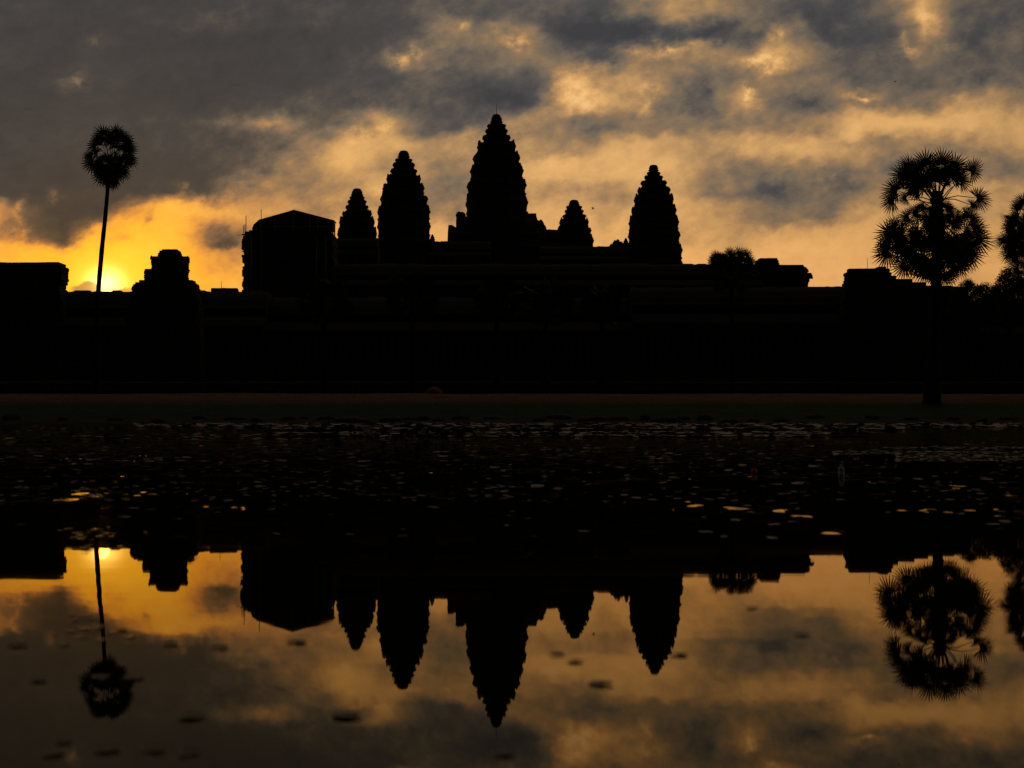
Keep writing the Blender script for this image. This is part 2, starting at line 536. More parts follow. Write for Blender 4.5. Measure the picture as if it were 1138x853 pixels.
patch = n.noise(n.vmath('MULTIPLY', gp.outputs['Position'], (0.12, 0.35, 0.3)), 1.0, 5, 0.6)
fine = n.maprange(n.noise(n.vmath('MULTIPLY', gp.outputs['Position'], (.35, 1.6, 1)), 1.2, 6, 0.7), .3, .7, 0, 1)
zz = n.math('ADD', pz_, n.math('MULTIPLY', n.math('SUBTRACT', patch, 0.5), 0.45))
grass_c = n.mix(fine, (0.022, 0.038, 0.012), (0.055, 0.085, 0.026))
dry_c = n.mix(fine, (0.10, 0.055, 0.022), (0.27, 0.15, 0.055))
mud_c = n.mix(fine, (0.035, 0.03, 0.025), (0.07, 0.055, 0.04))
far_grass = n.mix(fine, (0.03, 0.035, 0.014), (0.05, 0.05, 0.02))
c_ = n.mix(n.maprange(zz, 0.25, 0.55, 0, 1), mud_c, grass_c)
c_ = n.mix(n.maprange(zz, 1.30, 1.75, 0, 1), c_, dry_c)
c_ = n.mix(n.maprange(py_, 124, 132, 0, 1), c_, far_grass)
n.put(b.inputs['Base Color'], c_)
bn = n.nt.nodes.new('ShaderNodeBump')
bn.inputs['Distance'].default_value = 0.08
n.put(bn.inputs['Height'], n.noise(gp.outputs['Position'], 5.0, 6, 0.7))
n.put(b.inputs['Normal'], bn.outputs[0])
M['ground'] = m
tag(gm.build('ground', 'ground', smooth=True), kind='structure')

# pond water: still near the camera, ruffled in patches farther out
m, n, b = material('pond_water', 0.015, 0.5)
gp = n.nt.nodes.new('ShaderNodeNewGeometry')
P_ = gp.outputs['Position']
_, wy, _ = n.sep(P_)
calm = n.vmath('SUBTRACT', n.noise(n.vmath('MULTIPLY', P_, (1.6, 6.5, 1)), 1.6, 4, 0.55, out='Color'), (0.5, 0.5, 0.5))
rip = n.vmath('SUBTRACT', n.noise(n.vmath('MULTIPLY', P_, (8.0, 4.0, 1)), 1.0, 1, 0.4, out='Color'), (0.5, 0.5, 0.5))
patches = n.maprange(n.noise(n.vmath('MULTIPLY', P_, (0.9, 0.8, 1)), 1.0, 3, 0.6), 0.45, 0.64, 0, 1, 'SMOOTHSTEP')
zone = n.maprange(wy, 4.7, 7.0, 0.0, 1.0, 'SMOOTHSTEP')
k_rip = n.math('MULTIPLY', zone, n.math('ADD', 0.032, n.math('MULTIPLY', patches, 0.13)))
k_calm = n.math('ADD', 0.0052, n.math('MULTIPLY', zone, 0.012))
pert = n.vmath('ADD', n.vmath('SCALE', calm, scale=k_calm), n.vmath('SCALE', rip, scale=k_rip))
pert = n.vmath('MULTIPLY', pert, (1, 1, 0))
nrm = n.vmath('NORMALIZE', n.vmath('ADD', (0.0, 0.0, 1.0), pert))
# brown pond: dark body under a mirror coloured to warm and dim its reflections
n.nt.nodes.remove(b)
tinted_gloss = n.nt.nodes.new('ShaderNodeBsdfGlossy')
tinted_gloss.inputs['Color'].default_value = (0.82, 0.68, 0.47, 1)
n.put(tinted_gloss.inputs['Roughness'], n.math('MULTIPLY_ADD', zone, 0.010, 0.013))
body = n.nt.nodes.new('ShaderNodeBsdfDiffuse')
body.inputs['Color'].default_value = (0.008, 0.006, 0.004, 1)
fre = n.nt.nodes.new('ShaderNodeFresnel')
fre.inputs['IOR'].default_value = 1.33
n.put(tinted_gloss.inputs['Normal'], nrm)
n.put(fre.inputs['Normal'], nrm)
wmix = n.nt.nodes.new('ShaderNodeMixShader')
n.nt.links.new(fre.outputs[0], wmix.inputs[0])
n.nt.links.new(body.outputs[0], wmix.inputs[1])
n.nt.links.new(tinted_gloss.outputs[0], wmix.inputs[2])
n.nt.links.new(wmix.outputs[0], n.nt.nodes['Material Output'].inputs['Surface'])
M['water'] = m
wm = MB()
wm.add([(-400, -4.2, 0), (400, -4.2, 0), (400, 90.5, 0), (-400, 90.5, 0)], [(0, 1, 2, 3)])
tag(wm.build('pond_water', 'water'), kind='structure')


# ------------------------------------------------------------------ temple
def redented(n_pts=96):
    """Plan of a Khmer tower: a square with stepped corners, resampled to n_pts."""
    q = [(1, 0), (1, .36), (.91, .36), (.91, .56), (.79, .56), (.79, .70), (.70, .70), (.70, .79), (.56, .79), (.56, .91), (.36, .91), (.36, 1), (0, 1)]
    pts = []
    for k in range(4):
        a = k * math.pi / 2
        c, s = round(math.cos(a)), round(math.sin(a))
        pts += [(x * c - y * s, x * s + y * c) for x, y in q[:-1]]
    L = []
    tot = 0
    for i in range(len(pts)):
        p, r = pts[i], pts[(i + 1) % len(pts)]
        d = math.hypot(p[0] - r[0], p[1] - r[1])
        L.append((tot, d, p, r))
        tot += d
    out = []
    for k in range(n_pts):
        s = tot * k / n_pts
        for t0, d, p, r in L:
            if t0 <= s <= t0 + d + 1e-9:
                u = (s - t0) / d
                out.append((p[0] + (r[0] - p[0]) * u, p[1] + (r[1] - p[1]) * u))
                break
    return out


PLAN = redented()
NPL = len(PLAN)


def plan_ring(c, w, z, yaw, dz=None, round_=0.0, jit=0.0):
    ca, sa = math.cos(yaw), math.sin(yaw)
    out = []
    for i, (x, y) in enumerate(PLAN):
        if round_:
            L_ = math.hypot(x, y)
            x, y = x * (1 - round_) + x / L_ * round_, y * (1 - round_) + y / L_ * round_
        k = w * (1 + (random.uniform(-jit, jit) if jit else 0))
        if jit:
            k *= 1 + 0.022 * mnoise.noise(Vector((math.cos(i * .0655) * 2.2 + c[0], math.sin(i * .0655) * 2.2, z * .35)))
        out.append(Vector((c[0] + (x * ca - y * sa) * k, c[1] + (x * sa + y * ca) * k, z + (dz[i] if dz else 0))))
    return out


def spikes(h, wear):
    """Row of pointed antefixes along a cornice."""
    per = 4
    out = []
    amps = [h * random.uniform(1 - wear, 1.0) * (0.1 if random.random() < wear * 0.4 else 1) for _ in range(NPL // per)]
    for i in range(NPL):
        k, j = divmod(i, per)
        tri = (0.0, .5, 1.0, .5)[j]
        out.append(amps[k] * tri)
    return out


def tower(name, label, cx, D, crown, tiers, base_y, mat='stone', yaw=R(9), wear=0.7, rod=None, body_scale=0.98, lump=0.022, group='temple towers'):
    """crown: (y_top, y_bottom, half_top, half_bottom); tiers: (y_top, y_bottom, half width), photo pixels at distance D."""
    s = D / F
    c = (at(cx, 400, D).x, D)
    root = thing(name, label, 'temple tower', (c[0], c[1], GZ), group)
    yt, yb, ht, hb = crown
    norm = 1 / 1.015
    # lotus bud finial
    fb = MB()
    z0, z1 = zat(yb, D), zat(yt, D)
    rings = []
    for t, w in ((0, hb * .8), (.06, hb * 1.0), (.2, hb * 1.08), (.3, hb * .92), (.36, hb * .86), (.45, hb * .95), (.62, (hb * .9 + ht) / 2 * 1.05), (.8, ht * 1.02), (.93, ht * .85), (1, ht * .45)):
        rings.append([Vector((c[0] + math.cos(a) * w * s * (1 + .04 * math.cos(a * 12)), c[1] + math.sin(a) * w * s * (1 + .04 * math.cos(a * 12)), z0 + (z1 - z0) * t))
                      for a in [2 * math.pi * k / 36 for k in range(36)]])
    fb.loft(rings)
    fb.build('lotus_finial', mat, root)
    nt_ = len(tiers)
    for i, (ya, yb_, hw) in enumerate(tiers):
        # each tier reaches from its own top line down to the next tier's top line
        ybot = tiers[i + 1][0] if i + 1 < nt_ else yb_
        z1, z0 = zat(ya, D), zat(ybot, D)
        h = z1 - z0
        w = hw * s * norm
        sp = spikes(h * 0.42 if i > 2 else h * 0.16, wear)
        z00 = z0 - h * 0.12
        rc = .90 if i < 3 else .955
        rings = [plan_ring(c, w * rc, z00, yaw)]
        for t, k in ((.06, rc + .005), (.10, rc + .03), (.16, rc + .03), (.20, rc), (.40, rc), (.44, .97), (.52, .975), (.58, 1.0), (.70, 1.0), (.75, .97)):
            rings.append(plan_ring(c, w * k, z0 + h * t, yaw, jit=0.012))
        rings.append(plan_ring(c, w * .975, z0 + h * .82, yaw, [q * .25 for q in sp], jit=.012))
        rings.append(plan_ring(c, w * .965, z0 + h * .84, yaw, sp))
        rings.append(plan_ring(c, w * .90, z0 + h * .84, yaw, sp))
        rings.append(plan_ring(c, w * .82, z0 + h * .84, yaw))
        ox, oy = random.uniform(-.012, .012) * w, random.uniform(-.012, .012) * w
        rings = [[p + Vector((ox, oy, 0)) for p in r_] for r_ in rings]
        b_ = MB()
        b_.loft(rings)
        b_.build('tier', mat, root)
    # chamber below the tiers
    z1, z0 = zat(tiers[-1][1], D) + .1, zat(base_y, D)
    w = tiers[-1][2] * s * norm * body_scale
    h = z1 - z0
    b_ = MB()
    rings = []
    for t, k in ((0, 1.12), (.03, 1.12), (.035, 1.07), (.06, 1.10), (.07, 1.02), (.10, 1.0), (.80, .97), (.82, 1.01), (.88, 1.03), (.93, 1.0), (1, .96)):
        rings.append(plan_ring(c, w * k, z0 + h * t, yaw, jit=.006))
    b_.loft(rings)
    b_.build('chamber', mat, root)
    # doorway with pediment on the side facing the pond
    f = MB()
    fy = D - w * 1.02
    dw = w * .30
    xo, xi, zt_, zb_ = dw * .98, dw * .62, z0 + h * .525, z0 + h * .03
    f.loft([[Vector((c[0] + q, yq, z)) for q, z in ((-xo, zb_), (-xo, zt_), (xo, zt_), (xo, zb_), (xi, zb_), (xi, zt_ - dw * .3), (-xi, zt_ - dw * .3), (-xi, zb_))] for yq in (fy - .7, fy)])
    f.build('door_frame', mat, root)
    f = MB()
    prof = [(-1.25, 0), (-1.25, .12), (-1.0, .35), (-.7, .5), (-.5, .78), (-.22, .85), (0, 1.15), (.22, .85), (.5, .78), (.7, .5), (1.0, .35), (1.25, .12), (1.25, 0)]
    zb = z0 + h * .531
    f.loft([[Vector((c[0] + x * dw, y_, zb + q * h * .26)) for x, q in prof] for y_ in (fy - .9, fy + .3)])
    f.build('pediment', mat, root)
    if rod:
        r_ = MB()
        r_.tube([(c[0], c[1], zat(crown[0], D) - .3), (c[0], c[1], zat(rod, D))], [0.06, 0.03], 6)
        r_.build('lightning_rod', 'rod', root)
    return root


def px_tiers(rows, k, x0, y0):
    return [(y0 + a / k, y0 + b_ / k, w / k) for a, b_, w in rows]


# central tower
K3 = 3.71
central = tower('temple_tower', 'tallest stone temple tower in the middle, tipped with a thin lightning rod', 551.7, 290,
                (126.7, 137.5, 4.3, 6.4),
                px_tiers([(104, 118, 39), (123, 140, 46), (149, 172, 58), (180, 216, 79), (226, 270, 96), (277, 326, 109), (335, 396, 122), (402, 480, 127)], K3, 480, 110),
                330, rod=114.5)
tower('temple_tower', 'large stone temple tower just left of the tallest tower, second tallest of all', 448.3, 262,
      (167.2, 175.5, 4.6, 6.4),
      px_tiers([(246, 258, 36), (263, 280, 46), (288, 309, 55), (314, 348, 70), (354, 388, 85), (394, 434, 97), (444, 494, 107), (502, 570, 108)], 3.708, 250, 110),
      330, yaw=R(14))
tower('temple_tower', 'large stone temple tower standing alone on the right, third tallest of all', 726.8, 270,
      (183.1, 190.5, 4.2, 5.4),
      px_tiers([(180, 191, 33), (197, 214, 45), (222, 249, 63), (254, 292, 79), (297, 342, 96), (347, 398, 108), (403, 462, 119), (466, 530, 124), (534, 610, 136)], 4.377, 680, 150),
      330, yaw=R(5))
tower('temple_tower', 'small stone temple tower between the scaffolded tower roof and the second tallest tower', 396.4, 318,
      (209.2, 218.0, 4.4, 6.4),
      px_tiers([(401, 412, 31), (416, 432, 39), (437, 456, 47), (463, 487, 61), (492, 528, 73), (536, 590, 81)], 3.708, 250, 110),
      330, yaw=R(12))
tower('temple_tower', 'smallest stone temple tower, between the tallest tower and the one standing alone', 638.2, 322,
      (221.9, 228.5, 4.2, 5.8),
      px_tiers([(440, 452, 33), (456, 471, 39), (476, 492, 49), (497, 524, 60), (529, 562, 70), (567, 620, 80)], K3, 480, 110),
      330, yaw=R(7))


# stepped porches of the central tower (side-on ridges with flame-shaped ends)
def ridge_block(b_, xl, xr, ytop, ybot, D, depth, jag=0.35, steps=28, zbot=None):
    """A vaulted wing running left-right: curved roof section, worn ridge line."""
    p0, p1 = at(xl, ytop, D), at(xr, ytop, D)
    z1 = p0.z
    z0 = zat(ybot, D) if zbot is None else zbot
    h = min((z1 - z0) * .5, depth * .55)
    sec = [(-.5, None), (-.5, -1.0), (-.53, -.98), (-.53, -.90), (-.49, -.86), (-.44, -.6), (-.34, -.34), (-.2, -.14), (-.06, -.03), (-.04, 0), (.04, 0), (.06, -.03), (.2, -.14), (.34, -.34), (.44, -.6), (.49, -.86), (.53, -.9), (.53, -.98), (.5, -1.0), (.5, None)]
    rings = []
    j = 0.0
    for i in range(steps + 1):
        x = p0.x + (p1.x - p0.x) * i / steps
        if random.random() < .5:
            j = random.choice((0, 0, -jag * .4, -jag, jag * .35))
        ring = []
        for q, z in sec:
            zz_ = z0 if z is None else z1 + z * h + (j if z > -.05 else 0)
            ring.append(Vector((x, D + q * depth, zz_)))
        rings.append(ring)
    b_.loft(rings)


for (xl, xr, yt, yb, dep) in ((507.5, 596, 238, 300, 9.0), (498.5, 606, 250, 310, 10.5)):
    b_ = MB()
    ridge_block(b_, xl, xr, yt, yb, 290.0, dep, .5, 26)
    b_.build('side_porch', 'stone', central)


def finial(parent, x, ytop, ybot, D, w, mat='stone'):
    b_ = MB()
    p = at(x, ybot, D)
    zt = zat(ytop, D)
    h = zt - p.z
    rings = []
    for t, k in ((-.3, 1.0), (.1, 1.0), (.15, .8), (.35, .95), (.45, .7), (.6, .75), (.7, .5), (.85, .4), (1, .08)):
        rings.append([Vector((p.x + math.cos(a) * w * k, p.y + math.sin(a) * w * k, p.z + h * t)) for a in [2 * math.pi * q / 10 + .3 for q in range(10)]])
    b_.loft(rings)
    return b_.build('ridge_finial', mat, parent)


for x, yt, yb, w in ((510, 234.5, 239, .7), (513.5, 235, 239, .8), (500.5, 256.5, 263, .55), (588, 237.5, 243, 1.1), (591.5, 238, 243, 1.1), (597, 244, 251, 1.0), (601, 243.5, 251, .8), (604, 249, 255, .7)):
    finial(central, x, yt, yb, 290, w)


# galleries: plinth, pillared front, vaulted stone roof
def gallery(name, label, xl, xr, yridge, D, depth, zbase, n_pillar=0, jag=0.25, mat='stone', finials=(), steps=60, D2=None, group=None):
    p0, p1 = at(xl, yridge, D), at(xr, yridge, D)
    root = thing(name, label, 'gallery', ((p0.x + p1.x) / 2, D, zbase), group)
    z1 = p0.z
    H = z1 - zbase
    zp = zbase + H * .30
    za = zbase + H * .62
    b_ = MB()
    prof = [(1.35, 0), (1.35, .18), (1.28, .22), (1.28, .34), (1.2, .40), (1.24, .5), (1.2, .6), (1.12, .66), (1.12, .82), (1.18, .88), (1.18, 1.0)]
    hd = depth / 2
    b_.loft([[Vector((p0.x - 1, D - hd * a, zbase + (zp - zbase) * t)), Vector((p1.x + 1, D - hd * a, zbase + (zp - zbase) * t)),
              Vector((p1.x + 1, D + hd * a, zbase + (zp - zbase) * t)), Vector((p0.x - 1, D + hd * a, zbase + (zp - zbase) * t))] for a, t in prof])
    b_.build('plinth', mat, root)
    b_ = MB()
    b_.box(((p0.x + p1.x) / 2, D + depth * .12, (zp + za) / 2), (p1.x - p0.x, depth * .5, za - zp - .01))
    b_.build('wall', mat, root)
    b_ = MB()
    L_ = p1.x - p0.x
    prof = [(-.62, .0), (-.62, .10), (-.58, .17), (-.50, .27), (-.42, .33), (-.36, .34), (-.36, .46), (-.39, .48), (-.39, .54), (-.35, .60), (-.30, .74), (-.22, .87), (-.12, .955), (-.05, .98), (-.04, 1.0),
            (.04, 1.0), (.05, .98), (.12, .955), (.22, .87), (.30, .74), (.36, .6), (.42, .5), (.42, .0)]
    rings = []
    j = 0
    for i in range(steps + 1):
        if random.random() < .4:
            j = random.choice((0, 0, 0, -jag, -jag * .5, jag * .3))
        x = p0.x + L_ * i / steps
        rings.append([Vector((x, D + q * depth, za + (z1 - za) * t + (j if t > .97 else 0))) for q, t in prof])
    b_.loft(rings)
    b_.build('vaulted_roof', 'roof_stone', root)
    if n_pillar:
        src = None
        for i in range(n_pillar):
            x = p0.x + L_ * (i + .5) / n_pillar
            if src is None:
                c_ = MB()
                y0_ = D - depth * .55
                hh = za - zp
                c_.loft([[Vector((x + sx * w, y0_ + sy * w, zp + hh * t)) for sx, sy in ((-1, -1), (1, -1), (1, 1), (-1, 1))]
                         for t, w in ((0, .42), (.05, .42), (.07, .34), (.88, .32), (.9, .42), (.985, .46))])
                src = c_.build('pillar', mat, root)
                x_src = x
            else:
                o = src.copy()
                COL.objects.link(o)
                o.parent = root
                o.location = (x - x_src, 0, 0)
    for x, yt, yb, w in finials:
        finial(root, x, yt, yb, D, w)
    return root


# third level: steep stepped terrace carrying the five towers
def terrace(name, label, xl, xr, ytop, Dn, Df, levels, cat='terrace', flare=6.0, stair_x=None):
    pl, pr = at(xl, ytop, Dn).x, at(xr, ytop, Dn).x
    zt = zat(ytop, Dn)
    root = thing(name, label, cat, ((pl + pr) / 2, (Dn + Df) / 2, GZ))
    b_ = MB()
    rings = []
    H = zt - GZ
    for i in range(levels):
        t0, t1 = i / levels, (i + 1) / levels
        e0 = flare * (1 - t0)
        for dt, de in ((0, .6), (.12, .6), (.16, .25), (.45, .1), (.5, .4), (.56, .1), (.84, .2), (.88, .6), (1.0, .6)):
            e = e0 + de
            z = GZ + H * (t0 + (t1 - t0) * dt)
            rings.append([Vector((pl - e, Dn - e, z)), Vector((pr + e, Dn - e, z)), Vector((pr + e, Df + e, z)), Vector((pl - e, Df + e, z))])
    b_.loft(rings)
    b_.build('stepped_body', 'laterite', root)
    for sx in (stair_x or ()):
        x = at(sx, 400, Dn).x
        st = MB()
        ns = 22
        secp = [(Dn - .2, GZ)]
        for k in range(ns):
            z = GZ + (H - .1) * k / ns
            y = Dn - flare - 3 + (flare + 2.6) * k / ns
            secp += [(y, z), (y, z + (H - .1) / ns)]
        secp.append((Dn - .2, GZ + H - .1))
        st.loft([[Vector((xx, y, z)) for y, z in secp] for xx in (x - 2.2, x + 2.2)])
        st.build('stair', 'stone', root)
    return root


terrace('stepped_terrace', 'steep stone terrace in three steps carrying the five temple towers', 405, 752, 322, 254, 330, 3, stair_x=(470, 552, 590, 700))
terrace('stepped_terrace', 'low wide stone terrace under the middle gallery, between lawn and towers', 275, 905, 372, 214, 240, 2, flare=3.0, stair_x=(420, 560, 690))
gallery('temple_gallery', 'high stone gallery joining the second tallest tower to the tallest tower', 470, 545, 268, 264, 6.5, zat(322, 264), 9, .12, finials=((480.5, 260, 268.5, .55),), steps=40)
gallery('temple_gallery', 'high stone gallery joining the smallest tower to the tower standing alone', 600, 700, 273.6, 270, 6.5, zat(322, 270), 11, .12,
        finials=((683.5, 266.5, 274, .7), (686.5, 265.5, 274, .8), (690, 268, 274, .8), (695.5, 264, 273, .6), (679.5, 270.5, 275, .5)), steps=40)
gallery('temple_gallery', 'high stone gallery behind, between the roofed tower and the second tallest tower', 374, 446, 264.5, 284, 6.0, zat(322, 284), 8, .15, steps=30)
gallery('temple_gallery', 'short high stone gallery block right of the tallest tower porch', 596, 622, 254.5, 300, 6.5, zat(322, 300), 4, .2, steps=14)
gallery('temple_gallery', 'middle stone gallery running below the towers, ridge seen beside the fan palm', 290, 842, 293, 226, 8.0, zat(372, 226), 60, .28, steps=150)


# ruined masonry: a stack of worn stone courses (one surface)
def ruin(name, label, cat, rows, D, depth, base=GZ, mat='stone', jit=.12, group=None, course=.42):
    """rows: (y, xl, xr) from the top down, photo pixels at distance D."""
    zs = [zat(y, D) for y, _, _ in rows]
    xm = (rows[-1][1] + rows[-1][2]) / 2
    root = thing(name, label, cat, (at(xm, 400, D).x, D, base), group)
    b_ = MB()
    rings = []
    z = base
    N = 40

    def ext(zq):
        if zq <= zs[-1]:
            return rows[-1][1], rows[-1][2]
        for i in range(len(zs) - 1):
            if zs[i] >= zq >= zs[i + 1]:
                t = (zq - zs[i + 1]) / max(1e-6, zs[i] - zs[i + 1])
                return (rows[i + 1][1] + (rows[i][1] - rows[i + 1][1]) * t, rows[i + 1][2] + (rows[i][2] - rows[i + 1][2]) * t)
        return rows[0][1], rows[0][2]

    wid = rows[-1][2] - rows[-1][1]
    while z < zs[0] - .02:
        hgt_ = min(course * random.uniform(.8, 1.3), zs[0] - z)
        xl, xr = ext(z + hgt_ * .6)
        dd = depth * max(.35, (xr - xl) / wid)
        a = at(xl, 400, D + (dd / 2 if xl > CX else -dd / 2)).x
        c_ = at(xr, 400, D + (dd / 2 if xr < CX else -dd / 2)).x
        if c_ - a < .8:
            a, c_ = at(xl, 400, D).x, at(xr, 400, D).x
        ja, jc, jd = random.uniform(-jit, jit), random.uniform(-jit, jit), random.uniform(-jit, jit)
        a += ja
        c_ += jc
        cor = []
        for (x0, y0), (x1, y1) in zip(((a, D - dd / 2 + jd), (c_, D - dd / 2 + jd), (c_, D + dd / 2), (a, D + dd / 2)),
                                      ((c_, D - dd / 2 + jd), (c_, D + dd / 2), (a, D + dd / 2), (a, D - dd / 2 + jd))):
            for k in range(N // 4):
                t = k / (N // 4)
                cor.append((x0 + (x1 - x0) * t, y0 + (y1 - y0) * t + random.uniform(-.06, .06)))
        for zz_, sh in ((z, .04), (z + .04, 0), (z + hgt_ - .05, 0), (z + hgt_ - .01, .05)):
            xm_, ym_ = (a + c_) / 2, D
            rings.append([Vector((x - math.copysign(sh, x - xm_), y - math.copysign(sh, y - ym_), zz_ + (random.uniform(-.03, .03) if zz_ > zs[0] - .6 else 0))) for x, y in cor])
        z += hgt_
    b_.loft(rings)
    b_.build('stone_body', mat, root)
    return root


def opening(root, x, y0, y1, D, w, mat='stone'):
    """Door or window surround standing on the front face: jambs and lintel as one frame."""
    zb, zt_ = zat(y1, D), zat(y0, D)
    c = at(x, y1, D)
    f = MB()
    hw = w / 2
    t = .22
    outer = [(-hw - t, zb), (-hw - t, zt_ + t), (hw + t, zt_ + t), (hw + t, zb), (hw, zb), (hw, zt_), (-hw, zt_), (-hw, zb)]
    f.loft([[Vector((c.x + a, yy_, z)) for a, z in outer] for yy_ in (D - .3, D + .1)])
    return f.build('window_frame', mat, root)


lp_ = ruin('corner_pavilion', 'flat topped stone corner pavilion at the far left edge', 'pavilion',
           [(292.0, 8, 30), (293.2, 2, 36), (293.6, -46, 72), (295.5, -48, 73.5), (297, -50, 76), (311, -50, 76), (314, -50, 74.5), (322, -52, 73), (340, -56, 78), (437, -60, 84)], 171, 3.2, jit=.06)
for x in (8, 34, 58):
    opening(lp_, x, 352, 378, 169.3, 1.0)
sp_ = ruin('ruined_pavilion', 'small ruined stone pavilion with a rounded stepped top beside the sun', 'pavilion',
           [(277, 181.5, 195.5), (278.2, 178, 199), (280.5, 175.5, 201), (284.4, 174.5, 201.8), (284.6, 167, 210), (292, 166.5, 210.3), (296, 167.5, 209.5), (299.5, 166.8, 210), (299.7, 160.5, 210.4), (306, 159.8, 209.2),
            (311, 159.5, 210.5), (312, 158.5, 214), (312.6, 153.5, 217), (315.5, 149, 219), (317, 147, 221), (321, 146, 222.5), (330, 145, 223), (340, 140, 226), (437, 136, 230)], 166, 2.6, jit=.05, course=.2)
opening(sp_, 183, 352, 384, 164.3, 1.3)
for x, yt, yb, w in ((168.3, 283.4, 287, .18), (208.8, 283.8, 287, .15), (161.5, 298.5, 303, .18), (151.5, 313.5, 317, .2), (147.5, 317.5, 321, .18), (213, 311, 315, .2), (220, 315.5, 319, .2)):
    finial(sp_, x, yt, yb, 166, w)
gallery('temple_gallery', 'long low stone gallery under the sunrise, left of the scaffolded tower', 60, 300, 322.6, 174, 8.0, GZ, 30, .26, steps=90)
gallery('temple_gallery', 'long low stone gallery on the right, between fan palm and ruined pavilion', 700, 1070, 318.6, 174, 8.0, GZ, 46, .16, steps=110)
gallery('temple_gallery', 'lower stone gallery behind the leafy trees at the right edge', 1060, 1420, 336, 178, 8.0, GZ, 30, .06, steps=60)
gallery('temple_gallery', 'stone gallery wing running out of view behind the far left corner pavilion', -330, 5, 324, 178, 8.0, GZ, 30, .06, steps=60)
gallery('temple_gallery', 'low stone gallery across the temple front below the tallest tower', 296, 704, 330, 176, 8.0, GZ, 50, .12, steps=110)
# raised block and thin rod on the left gallery ridge
ru = ruin('roof_block', 'low stone block with a thin rod on the gallery ridge left of the scaffold', 'stone block', [(320.2, 236, 264), (321, 234, 265), (325.5, 233, 266)], 174, 1.2, base=zat(324, 174), jit=.03, course=.2)
r_ = MB()
p = at(246, 321, 174)
r_.tube([p, (p.x, p.y, zat(312, 174))], [.035, .02], 6)
r_.build('rod', 'rod', ru)

rp_ = ruin('ruined_pavilion', 'ruined stone pavilion with broken stepped top left of the big palm', 'pavilion',
           [(296.6, 975, 984), (298.3, 973.5, 986), (299.2, 945, 988), (300.2, 942, 989), (302, 938.5, 990), (304, 938.5, 991), (306, 938, 994), (309, 937.5, 998), (309.6, 937.5, 1012), (314, 937, 1018), (316, 935.5, 1030), (320, 934.5, 1058), (340, 930, 1062), (437, 926, 1066)], 170, 4, jit=.1)
opening(rp_, 975, 350, 384, 167.8, 1.3)
r_ = MB()
p = at(964, 299.5, 170)
r_.tube([(p.x, p.y, p.z - .3), (p.x, p.y, zat(286, 170))], [.035, .02], 6)
r_.build('rod', 'rod', rp_)
br_ = ruin('ruined_tower', 'broken stone corner tower without its top, right of the low fan palm', 'temple tower',
           [(287.4, 845, 861), (288.3, 841, 864), (291, 840, 865.5), (295.3, 838, 866.5), (296.3, 836, 892.5), (298, 835, 893), (299, 834, 897), (303, 833, 899), (305, 832, 901.5), (309, 832, 901), (313, 831, 900), (318, 830, 899), (340, 826, 904), (372, 824, 908)], 225, 6, base=zat(372, 225), jit=.12)
for x, yt, yb, w in ((891.5, 294.2, 298, .5), (896, 297.5, 301, .4), (901, 303, 308, .35)):
    finial(br_, x, yt, yb, 225, w)

# tower under repair: bare masonry, temporary gable roof on posts, scaffold
st_ = ruin('scaffolded_tower', 'broad ruined stone tower under repair beneath a temporary gable roof', 'temple tower',
           [(258.5, 276, 371), (260, 273.5, 373), (262, 271, 374), (266, 269.5, 375), (274, 268.7, 375.5), (281, 269, 376), (290, 269.4, 376), (300, 269.2, 376), (312, 270, 377), (330, 269, 378), (372, 266, 382)], 224, 8, base=zat(372, 224), jit=.2)
for x in (284, 352):
    opening(st_, x, 290, 322, 219.8, 1.6)
Dn, Df = 222.6, 225.4
rf_root = thing('temporary_roof', 'temporary low gable roof on posts over the tower under repair', 'shelter roof', (at(328, 300, 224).x, 224, zat(259, 224)))
gab = [(281.5, 256), (283.5, 250.5), (289.5, 245.2), (328.2, 234.2), (372.6, 245.8), (372.6, 247.0), (328.2, 235.8), (290.2, 246.6), (284.6, 251.4), (282.8, 256)]
b_ = MB()
b_.loft([[Vector((at(x, y, 224).x, d, at(x, y, 224).z)) for x, y in gab] for d in (Dn, Df)])
b_.build('roof_sheet', 'sheet', rf_root)
b_ = MB()
gin = [(284.2, 257.5), (285.6, 251.6), (291, 247.0), (328.2, 236.4), (371.2, 247.4), (371.2, 257.5)]
b_.loft([[Vector((at(x, y, 224).x, d, at(x, y, 224).z)) for x, y in gin] for d in (Df - 1.0, Df - .8)])
b_.build('back_cladding', 'sheet', rf_root)
for x, yt in ((290.5, 247), (306.6, 242), (326.8, 236.5), (345.7, 240.5), (354.6, 243), (371, 247)):
    for d in (Dn + .3,) + ((Df - .3,) if x in (290.5, 371) else ()):
        p_ = MB()
        q = at(x, yt, 224)
        p_.tube([(q.x, d, zat(262, 224)), (q.x, d, q.z)], .11, 8)
        p_.build('post', 'pole', rf_root)
b_ = MB()
q0, q1 = at(284, 253, 224), at(371, 253, 224)
b_.tube([(q0.x, Dn + .18, q0.z), (q1.x, Dn + .18, q1.z)], .06, 6)
b_.build('tie_beam', 'pole', rf_root)
sc_root = thing('scaffold', 'pole scaffold with plank decks on the left side of the roofed tower', 'scaffold', (at(272, 300, 220).x, 214, zat(372, 220)))
for x, yt, d in ((270.6, 250, 221.5), (273.4, 239.5, 219), (272.2, 249, 222), (290.3, 232.3, 219), (279.5, 262, 218.4), (352, 262, 218), (362, 262, 218)):
    p_ = MB()
    q = at(x, yt, d)
    p_.tube([(q.x, d, zat(372, 220) if x > 275 else zat(275, d)), (q.x, d, q.z)], .05, 6)
    p_.build('pole', 'pole', sc_root)
